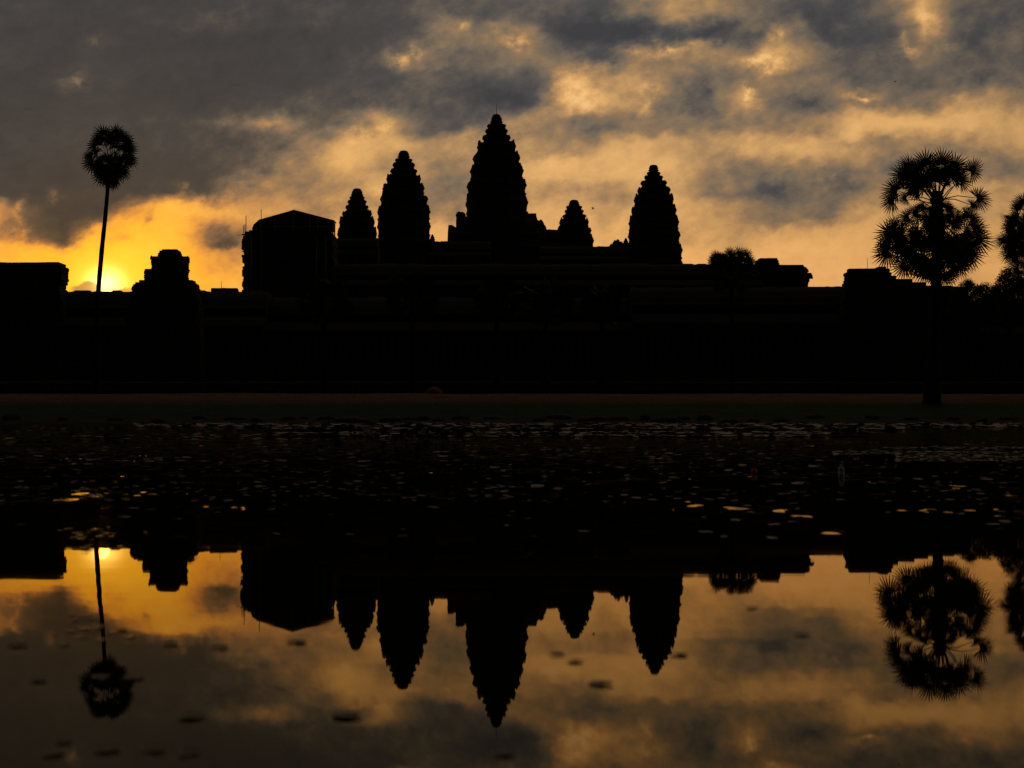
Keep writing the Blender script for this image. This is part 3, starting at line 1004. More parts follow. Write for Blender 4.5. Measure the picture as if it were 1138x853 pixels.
for y in (262, 272, 281, 290, 299, 308, 317, 326):
    p_ = MB()
    a, c_ = at(272, y, 220), at(280.5, y, 220)
    p_.box(((a.x + c_.x) / 2, 218.2, a.z), (c_.x - a.x, 1.1, .08))
    p_.build('plank_deck', 'plank', sc_root)
for y in (262.3,):
    p_ = MB()
    a, c_ = at(266.4, y, 220), at(276, y, 220)
    p_.tube([(a.x, 218.5, a.z), (c_.x, 218.5, c_.z)], .04, 6)
    p_.build('cross_pole', 'pole', sc_root)

# low terrace and balustrade in front of the gallery
D_ = 150.0
bl, brr = at(-120, 430, D_).x, at(1260, 430, D_).x
br_root = thing('balustrade', 'long low stone terrace wall with posts and rail along the lawn', 'wall', ((bl + brr) / 2, D_, GZ))
b_ = MB()
b_.loft([[Vector((bl, D_ - a, GZ + z)), Vector((brr, D_ - a, GZ + z)), Vector((brr, D_ + a, GZ + z)), Vector((bl, D_ + a, GZ + z))] for a, z in ((1.1, -.1), (1.1, .25), (.95, .32), (.85, .6), (.95, .72), (.95, .9))])
b_.build('footing', 'laterite', br_root)
b_ = MB()
b_.tube([(bl, D_, GZ + 1.62), (brr, D_, GZ + 1.62)], .17, 8)
b_.build('rail', 'stone', br_root)
src = None
npost = 60
for i in range(npost):
    x = bl + (brr - bl) * (i + .5) / npost
    if src is None:
        b_ = MB()
        b_.loft([[Vector((x + sx * w, D_ + sy * w, GZ + z)) for sx, sy in ((-1, -1), (1, -1), (1, 1), (-1, 1))] for z, w in ((.903, .2), (1.0, .2), (1.05, .14), (1.35, .14), (1.44, .2), (1.5, .2))])
        src, xs_ = b_.build('post', 'stone', br_root), x
    else:
        o = src.copy()
        COL.objects.link(o)
        o.parent = br_root
        o.location = (x - xs_, 0, 0)


# ------------------------------------------------------------------ palms and trees
def frond_into(b_, attach, centre, rad, roll, nseg=34, spread=R(135), droop=.12, pet=.035):
    attach, centre = Vector(attach), Vector(centre)
    d = (centre - attach).normalized()
    up = Vector((0, 1, 0)) if abs(d.y) < .85 else Vector((0, 0, 1))
    s = d.cross(up).normalized()
    nrm_ = s.cross(d).normalized()
    s, nrm_ = s * math.cos(roll) + nrm_ * math.sin(roll), nrm_ * math.cos(roll) - s * math.sin(roll)
    mid = (attach + centre) / 2 + Vector((0, 0, .08 * (centre - attach).length))
    # petiole
    hub = centre - d * rad * .06
    b_.tube([attach, mid, hub], [pet * 1.5, pet, pet * .7], 5, cap=False)
    o = len(b_.v)
    vs, fs = [hub], []
    inner = []
    for k in range(nseg + 1):
        a = -spread + 2 * spread * k / nseg
        ri = rad * (.31 + .06 * math.cos(a)) * random.uniform(.94, 1.06)
        p = centre + (d * math.cos(a) + s * math.sin(a)) * ri + nrm_ * (.02 * rad)
        inner.append(len(vs))
        vs.append(p)
    for k in range(nseg):
        a = -spread + 2 * spread * (k + .5) / nseg + random.uniform(-.03, .03)
        rt = rad * (1.04 + .16 * math.cos(a * .8)) * random.uniform(.86, 1.08)
        dirv = d * math.cos(a) + s * math.sin(a)
        ridge = centre + dirv * rad * .5 - nrm_ * rad * .03
        midp = centre + dirv * rad * .66 - nrm_ * rad * .01 - Vector((0, 0, droop * rad * .3))
        tip = centre + dirv * rt - Vector((0, 0, droop * rad * random.uniform(.3, 1.5))) + nrm_ * rad * random.uniform(-.06, .06)
        ir = len(vs)
        vs += [ridge, midp, tip]
        wv_ = s * math.cos(a) - d * math.sin(a)
        hw = rad * 1.2 / nseg
        il, irr = len(vs), len(vs) + 1
        vs += [midp - wv_ * hw, midp + wv_ * hw]
        fs += [(0, inner[k], ir), (0, ir, inner[k + 1]), (inner[k], il, ir), (ir, irr, inner[k + 1]), (il, ir + 1, ir), (ir, ir + 1, irr), (il, ir + 2, ir + 1), (ir + 1, ir + 2, irr)]
    b_.add(vs, fs)


def palm_trunk(root, pts, radii, n=12):
    b_ = MB()
    # smooth the path, add leaf-scar rings
    P, RR = [], []
    segs = 10
    for i in range(len(pts) - 1):
        p0 = pts[max(i - 1, 0)]
        p1, p2 = pts[i], pts[i + 1]
        p3 = pts[min(i + 2, len(pts) - 1)]
        for k in range(segs):
            t = k / segs
            P.append(0.5 * ((2 * p1) + (p2 - p0) * t + (2 * p0 - 5 * p1 + 4 * p2 - p3) * t * t + (3 * p1 - p0 - 3 * p2 + p3) * t ** 3))
            RR.append((radii[i] * (1 - t) + radii[i + 1] * t) * random.uniform(.95, 1.05))
    P.append(pts[-1])
    RR.append(radii[-1])
    b_.tube(P, RR, n)
    b_.build('trunk', 'bark', root, smooth=True)


def ball_crown(top, stem, rad, fr, count, low=-62, seed=0, squash=1.0):
    """Fronds of a fan palm spread over a ball: list of (attach, centre, radius, roll)."""
    rnd = random.Random(seed)
    out = []
    ga = math.pi * (3 - math.sqrt(5))
    lo = math.sin(R(low))
    for i in range(count):
        t = (i + .5) / count
        sz = lo + (1 - lo) * t
        el = math.asin(max(-1, min(1, sz))) + rnd.uniform(-.12, .12)
        az = i * ga + rnd.uniform(-.25, .25)
        d = Vector((math.cos(az) * math.cos(el), math.sin(az) * math.cos(el), math.sin(el) * squash))
        at_ = top + Vector((0, 0, -stem * (1 - t)))
        cpos = top + Vector((0, 0, -stem * .45)) + d * (rad - fr * .80) * rnd.uniform(.82, 1.04)
        out.append((at_, cpos, fr * rnd.uniform(.85, 1.1), rnd.uniform(-.6, .6) + (R(90) if rnd.random() < .3 else 0)))
    for i in range(count // 2):
        az, w_, up_ = rnd.uniform(0, 6.283), rnd.uniform(.2, .75), rnd.uniform(-.55, .85)
        cpos = top + Vector((math.cos(az) * w_ * rad * .7, math.sin(az) * w_ * rad * .7, -stem * .45 + up_ * rad * .62))
        out.append((top + Vector((0, 0, -stem * rnd.uniform(.2, .9))), cpos, fr * rnd.uniform(.85, 1.05), rnd.uniform(-.7, .7)))
    return out


def palm(label, base, bend, top, r0, r1, fronds, single=False, cat='palm tree', group='fan palms', nseg=26, pet=.035, boots=None):
    root = thing('fan_palm', label, cat, base, group)
    pts = [Vector(base) + Vector((0, 0, -.2))] + [Vector(p) for p in bend] + [Vector(top)]
    rad_ = [r0 * 1.5] + [r0 + (r1 - r0) * (i + 1) / (len(bend) + 1) for i in range(len(bend))] + [r1]
    palm_trunk(root, pts, rad_)
    if boots:   # crossed stubs of old leaf stalks still wrapped round the head of the stem
        b_ = MB()
        rings, nb = [], 40
        for i in range(nb + 1):
            t = i / nb
            c_ = boots[0].lerp(boots[1], t)
            ring = []
            for k in range(24):
                a = 2 * math.pi * k / 24
                q = r1 * (1.75 - .55 * t) + .16 * (1 if (i + 2 * (k // 2)) % 6 == 0 else 0) * random.uniform(.4, 1.5) + random.uniform(-.04, .04)
                ring.append(c_ + Vector((math.cos(a) * q, math.sin(a) * q, random.uniform(-.03, .03))))
            rings.append(ring)
        b_.loft(rings)
        b_.build('leaf_stubs', 'bark', root)
    if single:
        b_ = MB()
        for f in fronds:
            frond_into(b_, *f, nseg=nseg, pet=pet)
        b_.build('crown', 'frond', root)
    else:
        for f in fronds:
            b_ = MB()
            frond_into(b_, *f, nseg=nseg, pet=pet)
            b_.build('frond', 'frond', root)
    return root


# the big palm on the right bank: fronds where they hang
D = 104.0
S5 = 4.265


def c5(x, y):
    return 900 + x / S5, 150 + y / S5


base = Vector((at(1035.5, 449, D).x, D, ground_h(at(1035.5, 449, D).x, D)))
topp = at(*c5(603, 300), D)
fr = []
rnd = random.Random(5)
UPPER = [(520, 165, 66), (560, 205, 60), (640, 185, 64), (470, 200, 60), (605, 222, 56), (530, 225, 54), (690, 200, 60), (408, 262, 70), (392, 312, 60), (445, 196, 70), (478, 152, 72), (548, 138, 72), (622, 134, 76), (688, 148, 72), (768, 170, 72), (505, 212, 64), (585, 190, 68), (655, 198, 66), (722, 214, 62),
         (797, 298, 66), (770, 330, 44), (462, 392, 60), (505, 372, 58), (535, 345, 46), (668, 372, 56), (705, 392, 60), (735, 372, 46), (545, 400, 60), (640, 405, 60), (660, 345, 40), (450, 300, 40)]
LOWER = [(560, 330, 40), (640, 340, 42), (575, 370, 48), (630, 380, 50), (530, 430, 56), (670, 430, 56), (595, 440, 56), (570, 662, 62), (625, 668, 62), (374, 455, 70), (368, 520, 70), (372, 470, 78), (420, 500, 80), (400, 545, 76), (465, 560, 82), (520, 590, 78), (470, 610, 70), (575, 600, 78), (640, 590, 78), (700, 590, 74), (745, 560, 78), (775, 500, 78), (780, 445, 66), (715, 470, 72),
         (660, 500, 76), (590, 500, 78), (520, 500, 76), (730, 610, 66), (560, 440, 64), (640, 440, 66), (690, 640, 60), (610, 640, 70), (540, 640, 66), (790, 540, 62), (440, 455, 66), (760, 400, 50), (500, 460, 60)]
for k, (x, y, rr) in enumerate(UPPER):
    c_ = at(*c5(x, y), D)
    dist = math.hypot(x - 600, y - 300) / S5 * D / F
    c_.y += rnd.uniform(-1, 1) * max(.25, 2.8 - dist) * .8
    a_ = at(*c5(602 + rnd.uniform(-8, 8), 330 + rnd.uniform(-30, 30)), D)
    fr.append((a_, c_, rr / S5 * D / F, rnd.uniform(-.6, .6)))
for k, (x, y, rr) in enumerate(LOWER):
    c_ = at(*c5(x, y), D)
    c_.y += rnd.uniform(-1.8, 1.8)
    a_ = at(*c5(602 + rnd.uniform(-10, 10), 400 + rnd.uniform(-20, 70)), D)
    fr.append((a_, c_, rr / S5 * D / F, rnd.uniform(-.6, .6)))
for k in range(22):
    q, w_ = rnd.uniform(0, 6.28), math.sqrt(rnd.random())
    c_ = at(*c5(590 + 145 * w_ * math.cos(q), 530 + 85 * w_ * math.sin(q)), D)
    c_.y += rnd.uniform(-3, 3) * (1 - .6 * w_)
    fr.append((at(*c5(602, 400 + rnd.uniform(0, 90)), D), c_, rnd.uniform(62, 80) / S5 * D / F, rnd.uniform(-.8, .8)))
for k in range(7):
    q, w_ = rnd.uniform(.5, 2.6), rnd.uniform(.45, .8)
    c_ = at(*c5(605 + 175 * w_ * math.cos(q), 300 - 150 * w_ * math.sin(q)), D)
    c_.y += rnd.uniform(-2.5, 2.5) * (1.2 - w_)
    fr.append((at(*c5(602, 330 + rnd.uniform(-25, 25)), D), c_, rnd.uniform(64, 78) / S5 * D / F, rnd.uniform(-.8, .8)))
palm('tall fan palm with a wide shaggy crown on the grassy bank at right', base, [at(1037, 400, D), at(1040, 330, D), at(1041, 262, D)], at(*c5(603, 290), D), .50, .30, fr, nseg=23, group='fan palms', boots=(at(*c5(602, 480), D), at(*c5(603, 268), D)))

# neighbour cut by the right edge of the picture
D = 108.0
base = Vector((at(1152, 449, D).x, D, 0))
base.z = ground_h(base.x, base.y)
tp = at(1150, 243, D)
fr = ball_crown(tp, 3.2, 3.1, 1.05, 22, low=-40, seed=8)
for (x, y, r_) in ((1127, 232, 13), (1133, 226, 14), (1124, 243, 12), (1130, 252, 12), (1135, 262, 11), (1124, 268, 12), (1122, 275, 13), (1125, 288, 13), (1127, 300, 13), (1133, 280, 14), (1132, 310, 13), (1138, 296, 15)):
    c_ = at(x + 5, y, D)
    fr.append((at(1150, 262 + (y - 240) * .4, D), c_, r_ * D / F, random.uniform(-.5, .5)))
palm('fan palm cut off by the right edge of the view', base, [at(1151, 380, D), at(1150, 300, D)], tp, .5, .3, fr)

# slender palm in front of the rising sun
D = 136.0
base = Vector((at(107.5, 420, D).x, D, GZ))
tp = at(122.6, 172, D)
fr = []
rnd = random.Random(21)
for (x, y, r_) in ((405, 245, 28), (350, 262, 28), (362, 172, 24), (388, 228, 30), (355, 228, 30), (372, 250, 30), (400, 190, 22), (415, 195, 24), (330, 250, 28), (395, 262, 28), (350, 168, 22), (385, 160, 24), (345, 250, 28), (345, 142, 30), (384, 136, 30), (418, 165, 32), (436, 205, 32), (424, 248, 32), (386, 285, 32), (340, 285, 32), (308, 246, 32), (312, 180, 30), (326, 160, 26), (404, 148, 26), (372, 160, 28),
                   (360, 240, 34), (392, 250, 32), (335, 225, 28), (408, 225, 30), (370, 210, 26), (365, 305, 26), (380, 312, 24), (352, 270, 30), (325, 268, 28), (410, 270, 28), (440, 232, 26), (298, 222, 24), (375, 182, 24),
                   (430, 180, 26), (372, 268, 30), (347, 300, 22), (318, 205, 22)):
    x, y = 367 + (x - 367) * .92, 222 + (y - 222) * .95
    c_ = at(x / 2.995, 100 + y / 2.995, D)
    dist = math.hypot(x - 367, y - 225) / 2.995 * D / F
    c_.y += rnd.uniform(-1, 1) * max(.2, 2.2 - dist) * .9
    fr.append((at(367 / 2.995, 100 + (232 + rnd.uniform(-18, 30)) / 2.995, D), c_, r_ * 1.12 / 2.995 * D / F, rnd.uniform(-.8, .8)))
palm('slender tall fan palm with a small round crown in front of the rising sun', base, [at(108.3, 345, D), at(112.5, 285, D), at(117.5, 235, D)], tp, .27, .17, fr, nseg=16, pet=.028)

# palm whose head shows above the middle gallery
D = 152.0
base = Vector((at(813, 420, D).x, D, GZ))
tp = at(812, 283, D)
fr = []
rnd = random.Random(31)
for (x, y, r_) in ((800, 290, 11), (806, 292, 11), (812, 289, 11), (818, 292, 11), (825, 291, 11), (794, 294, 11), (831, 294, 11), (808, 297, 10), (816, 298, 10), (803, 286, 10), (822, 288, 10), (791, 290, 9), (797, 285, 10), (804, 284, 10), (812, 281.5, 10.5), (820, 283, 10), (827, 285, 10), (834, 289, 9), (808, 289, 10), (817, 290, 10), (801, 295, 11), (812, 296, 11), (825, 296, 11),
                   (788, 300, 10), (838, 301, 10), (796, 307, 11), (829, 308, 11), (806, 306, 11), (819, 307, 11), (812, 314, 11), (800, 317, 10), (824, 318, 10)):
    c_ = at(x, y, D)
    c_.y += rnd.uniform(-1.3, 1.3)
    fr.append((at(812 + rnd.uniform(-1, 1), 303 + rnd.uniform(-5, 5), D), c_, r_ * .92 * D / F, rnd.uniform(-.7, .7)))
palm('short fan palm before the temple, its head just above the gallery ridge', base, [at(813, 360, D)], tp, .3, .22, fr, nseg=17)

# dim palms standing against the dark temple front
DIM = [(360, 322, 140, 'dim fan palm in front of the tower under repair', 2.9), (457, 318, 146, 'dim fan palm standing below the second tallest tower', 3.0),
       (553, 322, 150, 'dim fan palm standing below the tallest tower', 2.8), (607, 326, 144, 'dim fan palm standing below the smallest tower', 2.9), (668, 330, 150, 'dim fan palm below the tower standing alone', 2.5)]
for k, (x, y, D, lab, rad) in enumerate(DIM):
    base = Vector((at(x, 420, D).x, D, GZ))
    tp = at(x, y, D)
    palm(lab, base, [at(x + random.uniform(-2, 2), (y + 430) / 2, D)], tp, .32, .22, ball_crown(tp, 2.2, rad, .95, 30, low=-60, seed=40 + k), single=True, nseg=20)


# leafy trees at the right edge
def leafy_tree(name, label, x, D, clumps, trunk_px, leaf=.16, n_leaf=420, seed=0):
    rnd = random.Random(seed)
    base = Vector((at(x, 420, D).x, D, GZ))
    root = thing(name, label, 'tree', base, 'leafy trees at the right')
    b_ = MB()
    fork = Vector((base.x, D, GZ + (zat(trunk_px, D) - GZ) * .55))
    b_.tube([base + Vector((0, 0, -.2)), base.lerp(fork, .5) + Vector((.1, .1, 0)), fork], [.34, .25, .2], 9)
    for (cx_, cy_, r_) in clumps:
        c_ = at(cx_, cy_, D)
        c_.y += rnd.uniform(-1, 1)
        mid_ = fork.lerp(c_, .55) + Vector((rnd.uniform(-.3, .3), rnd.uniform(-.3, .3), .2))
        b_.tube([fork - Vector((0, 0, .1)), mid_, c_], [.13, .07, .02], 6)
    b_.build('trunk', 'tree_bark', root)
    b_ = MB()
    for (cx_, cy_, r_) in clumps:
        c_ = at(cx_, cy_, D)
        rr = r_ * D / F
        # twig sprays inside the clump
        for t_ in range(max(4, int(n_leaf * (r_ / 9) ** 2 / 4))):
            d = Vector((rnd.gauss(0, 1), rnd.gauss(0, 1), rnd.gauss(0, .8)))
            d = d.normalized() * rr * rnd.random() ** .45
            sc_ = c_ + d
            for q in range(16):
                p = sc_ + Vector((rnd.gauss(0, .24), rnd.gauss(0, .24), rnd.gauss(0, .2)))
                a = Vector((rnd.uniform(-1, 1), rnd.uniform(-1, 1), rnd.uniform(-.8, .8))).normalized()
                c2 = a.cross(Vector((rnd.uniform(-1, 1), rnd.uniform(-1, 1), rnd.uniform(-1, 1)))).normalized()
                L_ = leaf * rnd.uniform(.7, 1.3)
                b_.add([p - a * L_ * .6, p + c2 * L_ * .3, p + a * L_ * .6, p - c2 * L_ * .3], [(0, 1, 2, 3)])
    b_.build('crown', 'foliage', root)
    return root


leafy_tree('leafy_tree', 'leafy tree with an uneven low crown just right of the big palm', 1078, 160,
           [(1066, 326, 7), (1075, 319, 8), (1077, 315, 4), (1085, 325, 9), (1093, 321, 6), (1070, 336, 11), (1086, 340, 13), (1100, 332, 9), (1064, 346, 9), (1098, 350, 13), (1078, 360, 14)], 330, seed=3)
leafy_tree('leafy_tree', 'taller leafy tree behind the palm at the right edge', 1122, 166,
           [(1119, 302, 5), (1116, 309, 7), (1124, 311, 8), (1112, 320, 9), (1128, 322, 10), (1120, 333, 12), (1136, 318, 9), (1140, 334, 12), (1108, 328, 8), (1124, 350, 15), (1148, 325, 10)], 330, seed=4)
leafy_tree('leafy_tree', 'dark leafy tree filling the gap between its two neighbours', 1104, 172,
           [(1104, 326, 8), (1096, 334, 9), (1112, 336, 10), (1104, 346, 12), (1090, 350, 10), (1118, 352, 12)], 345, seed=6)

# ------------------------------------------------------------------ bank: stones, mound, grass
def rock(name, label, x, Y, w, h, d, seed, group):
    rnd = random.Random(seed)
    z = ground_h(x, Y)
    b_ = MB()
    rings = []
    n_ = 14
    ph = rnd.uniform(0, 6)
    for t, k in ((-.35, .8), (.0, 1.0), (.35, .98), (.7, .8), (.95, .45)):
        ring = []
        for q in range(n_):
            a = 2 * math.pi * q / n_
            w_ = 1 + .18 * math.sin(2 * a + ph) + .1 * math.sin(3 * a + ph * 2) + rnd.uniform(-.05, .05)
            ring.append(Vector((x + math.cos(a) * w / 2 * k * w_, Y + math.sin(a) * d / 2 * k * w_, z + h * t + rnd.uniform(-.03, .03) * h)))
        rings.append(ring)
    b_.loft(rings)
    o = b_.build(name, 'rock', loc=(x, Y, z))
    return tag(o, label, 'stone', group)


spots = [(320, .9, .22), (338, .7, .16), (362, 1.1, .2), (388, 2.0, .26), (404, .8, .2), (436, 1.8, .24), (452, 1.2, .2), (470, .9, .22), (487, .7, .16), (512, 1.0, .2), (548, 1.3, .18), (600, 1.0, .2), (622, 1.7, .24), (648, .8, .2),
         (664, 1.2, .22), (690, 1.5, .22), (717, .8, .3), (740, 1.7, .26), (758, 1.1, .24), (784, 1.2, .3), (812, 1.0, .22), (836, .7, .2), (868, .9, .2), (905, 1.2, .2), (1060, 1.0, .24), (1092, .8, .2), (1120, 1.2, .2),
         (12, 1.1, .35), (70, .8, .2), (128, 1.2, .2), (176, .9, .2), (222, .8, .2), (262, 1.3, .2), (286, .8, .2), (970, .9, .2), (1012, 1.0, .2)]
for i, (x, w, h) in enumerate(spots):
    Y = random.uniform(89.6, 92.5)
    rock('bank_stone', 'flat brown stone lying at the far water edge below the grass', at(x, 466, Y).x, Y, w, h * 1.2, w * .6, 100 + i, 'stones along the far water edge')
# rounded brown mound on the crest
b_ = MB()
c_ = at(482, 437.5, 115.5)
gz_ = ground_h(c_.x, c_.y) - .08
rings = []
for t in range(8):
    a = t / 7 * math.pi / 2
    rings.append([Vector((c_.x + math.cos(q) * .76 * math.cos(a) * (1 + .06 * math.sin(3 * q)) + .001, c_.y + math.sin(q) * .7 * max(.02, math.cos(a)), gz_ + .62 * math.sin(a) * (1 + .05 * math.sin(2 * q)))) for q in [2 * math.pi * k / 22 for k in range(22)]])
b_.loft(rings)
tag(b_.build('straw_mound', 'mound', loc=(c_.x, c_.y, gz_), smooth=True), 'small rounded brown mound on the crest of the lawn', 'mound')

# grass fringe (nobody could count it)
b_ = MB()
rnd = random.Random(77)
for i in range(6000):
    Y = rnd.uniform(91.5, 116.5)
    X = rnd.uniform(-48, 48) * (Y / 100)
    z = ground_h(X, Y) - .02
    h = rnd.uniform(.03, .10) * (1.8 if rnd.random() < .05 else 1)
    w = rnd.uniform(.03, .07)
    lx, ly = rnd.uniform(-.12, .12), rnd.uniform(.05, .2)
    b_.add([(X - w, Y, z), (X + w, Y + .01, z), (X + lx, Y + ly, z + h)], [(0, 1, 2)])
M['grass'] = leaf_material('grass_blades', (0.09, 0.075, 0.026), (0.13, 0.085, 0.032), .35, 0.9)
tag(b_.build('grass', 'grass'), 'short rough grass on the far bank', 'grass', kind='stuff')


# ------------------------------------------------------------------ pond plants
def pad_mesh(seed, r=1.0, n_=26):
    rnd = random.Random(seed)
    b_ = MB()
    notch = .22
    rim, rim2 = [], []
    ph = rnd.uniform(0, 6)
    for k in range(n_ + 1):
        a = notch + (2 * math.pi - 2 * notch) * k / n_
        q = r * (1 + .05 * math.sin(3 * a + ph) + rnd.uniform(-.02, .02))
        rim.append(Vector((math.cos(a) * q, math.sin(a) * q, .05 + .05 * math.sin(2 * a + ph) * .7)))
        rim2.append(Vector((math.cos(a) * q * .6, math.sin(a) * q * .6, .028 + .015 * math.sin(2 * a + ph))))
    v = [Vector((0, 0, .03))] + rim2 + rim
    f = []
    m_ = len(rim)
    for k in range(n_):
        f.append((0, 1 + k, 2 + k))
        f.append((1 + k, 1 + m_ + k, 2 + m_ + k, 2 + k))
    # underside gives the leaf a thickness
    o = len(v)
    v += [p - Vector((0, 0, .03)) for p in v[:o]]
    f += [tuple(reversed([q + o for q in fc])) for fc in f[:]]
    per = [0] + [1 + k for k in (0,)] + [1 + m_ + k for k in range(m_)] + [m_]
    for a, c_ in zip(per, per[1:] + per[:1]):
        f.append((a, c_, c_ + o, a + o))
    b_.add(v, f)
    return b_


pad_src = []
for k in range(4):
    o = pad_mesh(k).build('lily_pad', 'pad', smooth=True)
    pad_src.append(o)
M['wet_pad'] = pad_material('wet_lily_pad', (0.03, 0.03, 0.012), (0.08, 0.035, 0.012), 0.16)
for k in (5, 6):
    pad_src.append(pad_mesh(k).build('lily_pad', 'wet_pad', smooth=True))
used = [False] * 6
PAD_LABEL = 'round lily pad floating flat on the dark pond'


def put_pad(x, y, size, tilt=.05, lean=0.0, wet=False):
    k = 4 + random.randrange(2) if wet else random.randrange(4)
    if used[k]:
        o = pad_src[k].copy()
        COL.objects.link(o)
    else:
        o = pad_src[k]
        used[k] = True
    p = on_water(x, y)
    o.location = (p.x, p.y, .003)
    o.scale = (size, size, size * .5)
    o.rotation_euler = (random.gauss(lean, tilt), random.gauss(0, tilt), random.uniform(0, 6.28))
    tag(o, PAD_LABEL, 'lily pad', 'lily pads floating on the pond')
    return o


for (x, y, sz) in [(215, 797, .042), (120, 834, .034), (71, 824, .024), (171, 834, .03), (386, 796, .048), (245, 720, .034), (330, 714, .04), (190, 716, .03),
                   (43, 756, .028), (112, 753, .036), (148, 754, .036), (891, 706, .034), (755, 728, .034), (668, 761, .042), (210, 838, .03), (20, 718, .04), (620, 728, .03), (640, 735, .03), (835, 676, .03), (60, 838, .03), (560, 838, .03)]:
    put_pad(x, y, sz * .5, .03)
for k in range(26):
    put_pad(random.gauss(108, 20), random.gauss(696, 9), random.uniform(.006, .013), .05, -.02, True)
for k in range(58):
    yb = random.choice((606, 598, 594, 590, 588, 552, 548, 545, 533, 522, 514, 508))
    y = yb + random.uniform(-3, 3)
    put_pad(random.gauss(114, 22 if yb > 540 else 34), y, random.uniform(.008, .020) * (1.0 if y > 570 else 1.5), .02, (611 - y) / F * .5 + .022, True)
rnd = random.Random(9)
cnt = 0
while cnt < 205:
    y = 498 + 104 * rnd.random() ** 1.5
    x = rnd.uniform(-20, 1160)
    dens = .5 + .5 * mnoise.noise(Vector((x * .006, y * .03, 2.0)))
    if 380 < x < 560 and y > 560:
        dens *= .4
    if rnd.random() > dens * 1.5:
        continue
    put_pad(x, y, rnd.uniform(.012, .030) * (1.0 if y > 540 else 1.6), .06, .03)
    cnt += 1

# distant mats of leaves (uncountable)
b_ = MB()
rnd = random.Random(19)


def mat_leaf(X, Y, r_):
    tx, ty = rnd.gauss(0, .07), rnd.gauss(-.03, .08)
    a0 = rnd.uniform(0, 6)
    vs_ = []
    for k in range(7):
        a = a0 + 2 * math.pi * k / 7
        q = r_ * rnd.uniform(.85, 1.1)
        cx_, cy_ = math.cos(a) * q, math.sin(a) * q
        vs_.append((X + cx_, Y + cy_, .012 + r_ * .2 + cx_ * tx + cy_ * ty))
    b_.add(vs_, [tuple(range(7))])


def strip(x0, x1, y0, y1, n_, r0, r1, fray=.5):
    for i in range(n_):
        x, y = rnd.uniform(x0, x1), rnd.uniform(y0, y1)
        if .5 + .6 * mnoise.noise(Vector((x * .012, y * .35, 5.0))) < fray * rnd.random():
            continue
        p = on_water(x, y)
        mat_leaf(p.x, p.y, rnd.uniform(r0, r1))


strip(150, 1140, 470.9, 474.6, 6500, .14, .28)
strip(300, 960, 482.6, 484, 1600, .10, .2)
strip(300, 1000, 476.5, 478, 2600, .12, .24)
strip(380, 900, 480, 486, 1500, .05, .12)
strip(985, 1150, 499, 501, 2600, .035, .07, .1)
strip(930, 1160, 504, 508, 9000, .035, .07, .1)
strip(1000, 1160, 508, 515.5, 11000, .03, .06, .15)
tag(b_.build('lily_mat', 'mat'), 'pale mats of small floating leaves along the far edge of the pond', 'floating plants', kind='stuff')
b_ = MB()
strip(0, 330, 473, 490, 600, .05, .12, .9)
strip(0, 1140, 488, 515, 1100, .025, .06, 1.0)
strip(0, 1140, 512, 560, 1500, .012, .03, 1.1)
M['scatter'] = noisy('scattered_leaf', (0.14, 0.11, 0.06), (0.26, 0.20, 0.12), 0.8, 0.6, 0.3)
tag(b_.build('scattered_leaves', 'scatter'), 'tiny dark leaves scattered over the middle of the pond', 'floating plants', kind='stuff')

# lotus leaves standing above the water
for i, x in enumerate([378, 396, 405, 428, 450, 462, 474, 486, 503, 518, 530]):
    y = random.uniform(484, 493)
    p = on_water(x, y)
    root = thing('lotus_plant', 'lotus clump with raised curled leaves standing out of the pond', 'lotus', (p.x, p.y, 0), 'lotus clumps in the pond')
    for k in range(3):
        b_ = MB()
        hx, hy, hz = p.x + random.uniform(-.14, .14), p.y + random.uniform(-.2, .2), random.uniform(.07, .2)
        b_.tube([(p.x, p.y, -.1), (hx, hy, hz)], [.008, .006], 5)
        b_.build('stalk', 'reed', root)
        l_ = MB()
        r_ = random.uniform(.06, .12)
        tx, ty = random.gauss(0, .5), random.gauss(0, .5)
        vs_ = [Vector((hx, hy, hz))]
        for q in range(12):
            a = 2 * math.pi * q / 12
            vs_.append(Vector((hx + math.cos(a) * r_, hy + math.sin(a) * r_, hz + r_ * (.25 + .3 * math.sin(2 * a)) + math.cos(a) * r_ * tx + math.sin(a) * r_ * ty)))
        l_.add(vs_, [(0, 1 + q, 1 + (q + 1) % 12) for q in range(12)])
        l_.build('leaf', 'reed', root)

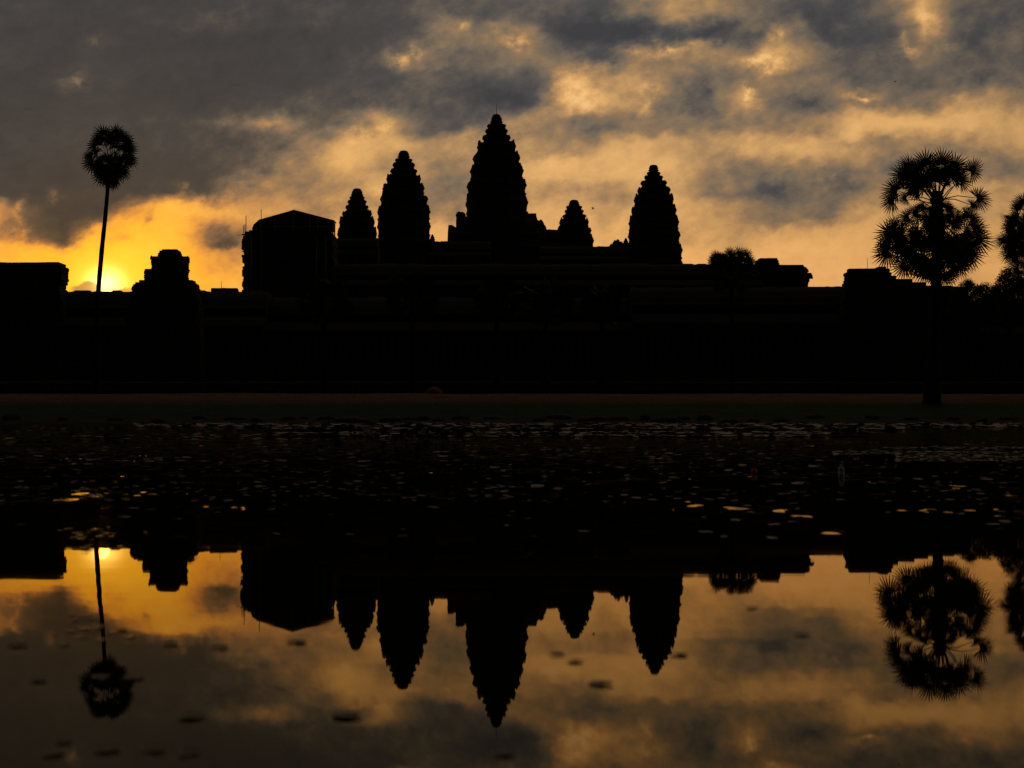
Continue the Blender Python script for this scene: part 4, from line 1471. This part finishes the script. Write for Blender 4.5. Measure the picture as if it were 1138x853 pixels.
# two bits of litter afloat
p = on_water(838, 526)
b_ = MB()
rings = []
for t, w in ((0, .012), (.01, .02), (.03, .022), (.045, .02), (.05, .012)):
    rings.append([Vector((p.x + math.cos(a) * w, p.y + math.sin(a) * w, t - .012)) for a in [2 * math.pi * k / 14 for k in range(14)]])
b_.loft(rings)
tag(b_.build('litter_scrap', 'red', loc=(p.x, p.y, 0), smooth=True), 'small red scrap of litter floating on the dark pond', 'litter')
p = on_water(935, 528)
root = thing('plastic_bottle', 'pale bluish plastic bottle floating upright in the pond', 'bottle', (p.x, p.y, 0))
b_ = MB()
rings = []
for t, w in ((-.05, .018), (-.04, .022), (.03, .022), (.032, .020), (.036, .022), (.055, .021), (.066, .014), (.07, .010), (.076, .010)):
    rings.append([Vector((p.x + math.cos(a) * w, p.y + math.sin(a) * w, t)) for a in [2 * math.pi * k / 16 for k in range(16)]])
b_.loft(rings)
b_.build('bottle_body', 'bottle', root, smooth=True)
b_ = MB()
b_.loft([[Vector((p.x + math.cos(a) * .0115, p.y + math.sin(a) * .0115, t)) for a in [2 * math.pi * k / 14 for k in range(14)]] for t in (.0765, .088)])
b_.build('cap', 'bottle', root)


# birds
def bird(label, x, y, D, span, roll, flap):
    c_ = at(x, y, D)
    root = thing('bird', label, 'bird', c_)
    b_ = MB()
    L_ = span * .42
    ax = Vector((math.cos(roll), .3, math.sin(roll) * .5)).normalized()
    rings = []
    n_ = 8
    side_ = ax.cross(Vector((0, 0, 1))).normalized()
    up_ = side_.cross(ax)
    for t, r_ in ((-.62, .004), (-.5, .05), (-.3, .025), (-.1, .06), (.15, .075), (.32, .05), (.38, .055), (.46, .035), (.55, .004)):
        rings.append([c_ + ax * L_ * t + (side_ * math.cos(q) + up_ * math.sin(q)) * r_ * span for q in [2 * math.pi * k / n_ for k in range(n_)]])
    b_.loft(rings)
    for s_ in (-1, 1):
        root_f, root_b = c_ + ax * L_ * .22, c_ - ax * L_ * .12
        elb = c_ + side_ * s_ * span * .25 + up_ * span * .2 * flap
        tip = c_ + side_ * s_ * span * .5 + up_ * span * (.26 if s_ > 0 else .22) * flap - ax * L_ * .3
        th = up_ * span * .012
        vs_ = [root_f, elb + ax * L_ * .2, tip, elb - ax * L_ * .22, root_b]
        o_ = [v_ + th for v_ in vs_] + [v_ - th for v_ in vs_]
        b_.add(o_, [(0, 1, 2, 3, 4), (9, 8, 7, 6, 5)] + [(k, k + 5, (k + 1) % 5 + 5, (k + 1) % 5) for k in range(5)])
    b_.build('bird_body', 'bird', root)


bird('small dark bird flying right of the smallest temple tower', 659, 232, 180, .75, .6, 1.4)
bird('tiny dark bird high in the clouds above the big palm', 994.5, 90.5, 170, .5, -1.2, .9)
bird('tiny dark bird far left above the horizon clouds', 5, 172, 190, .35, .1, .5)
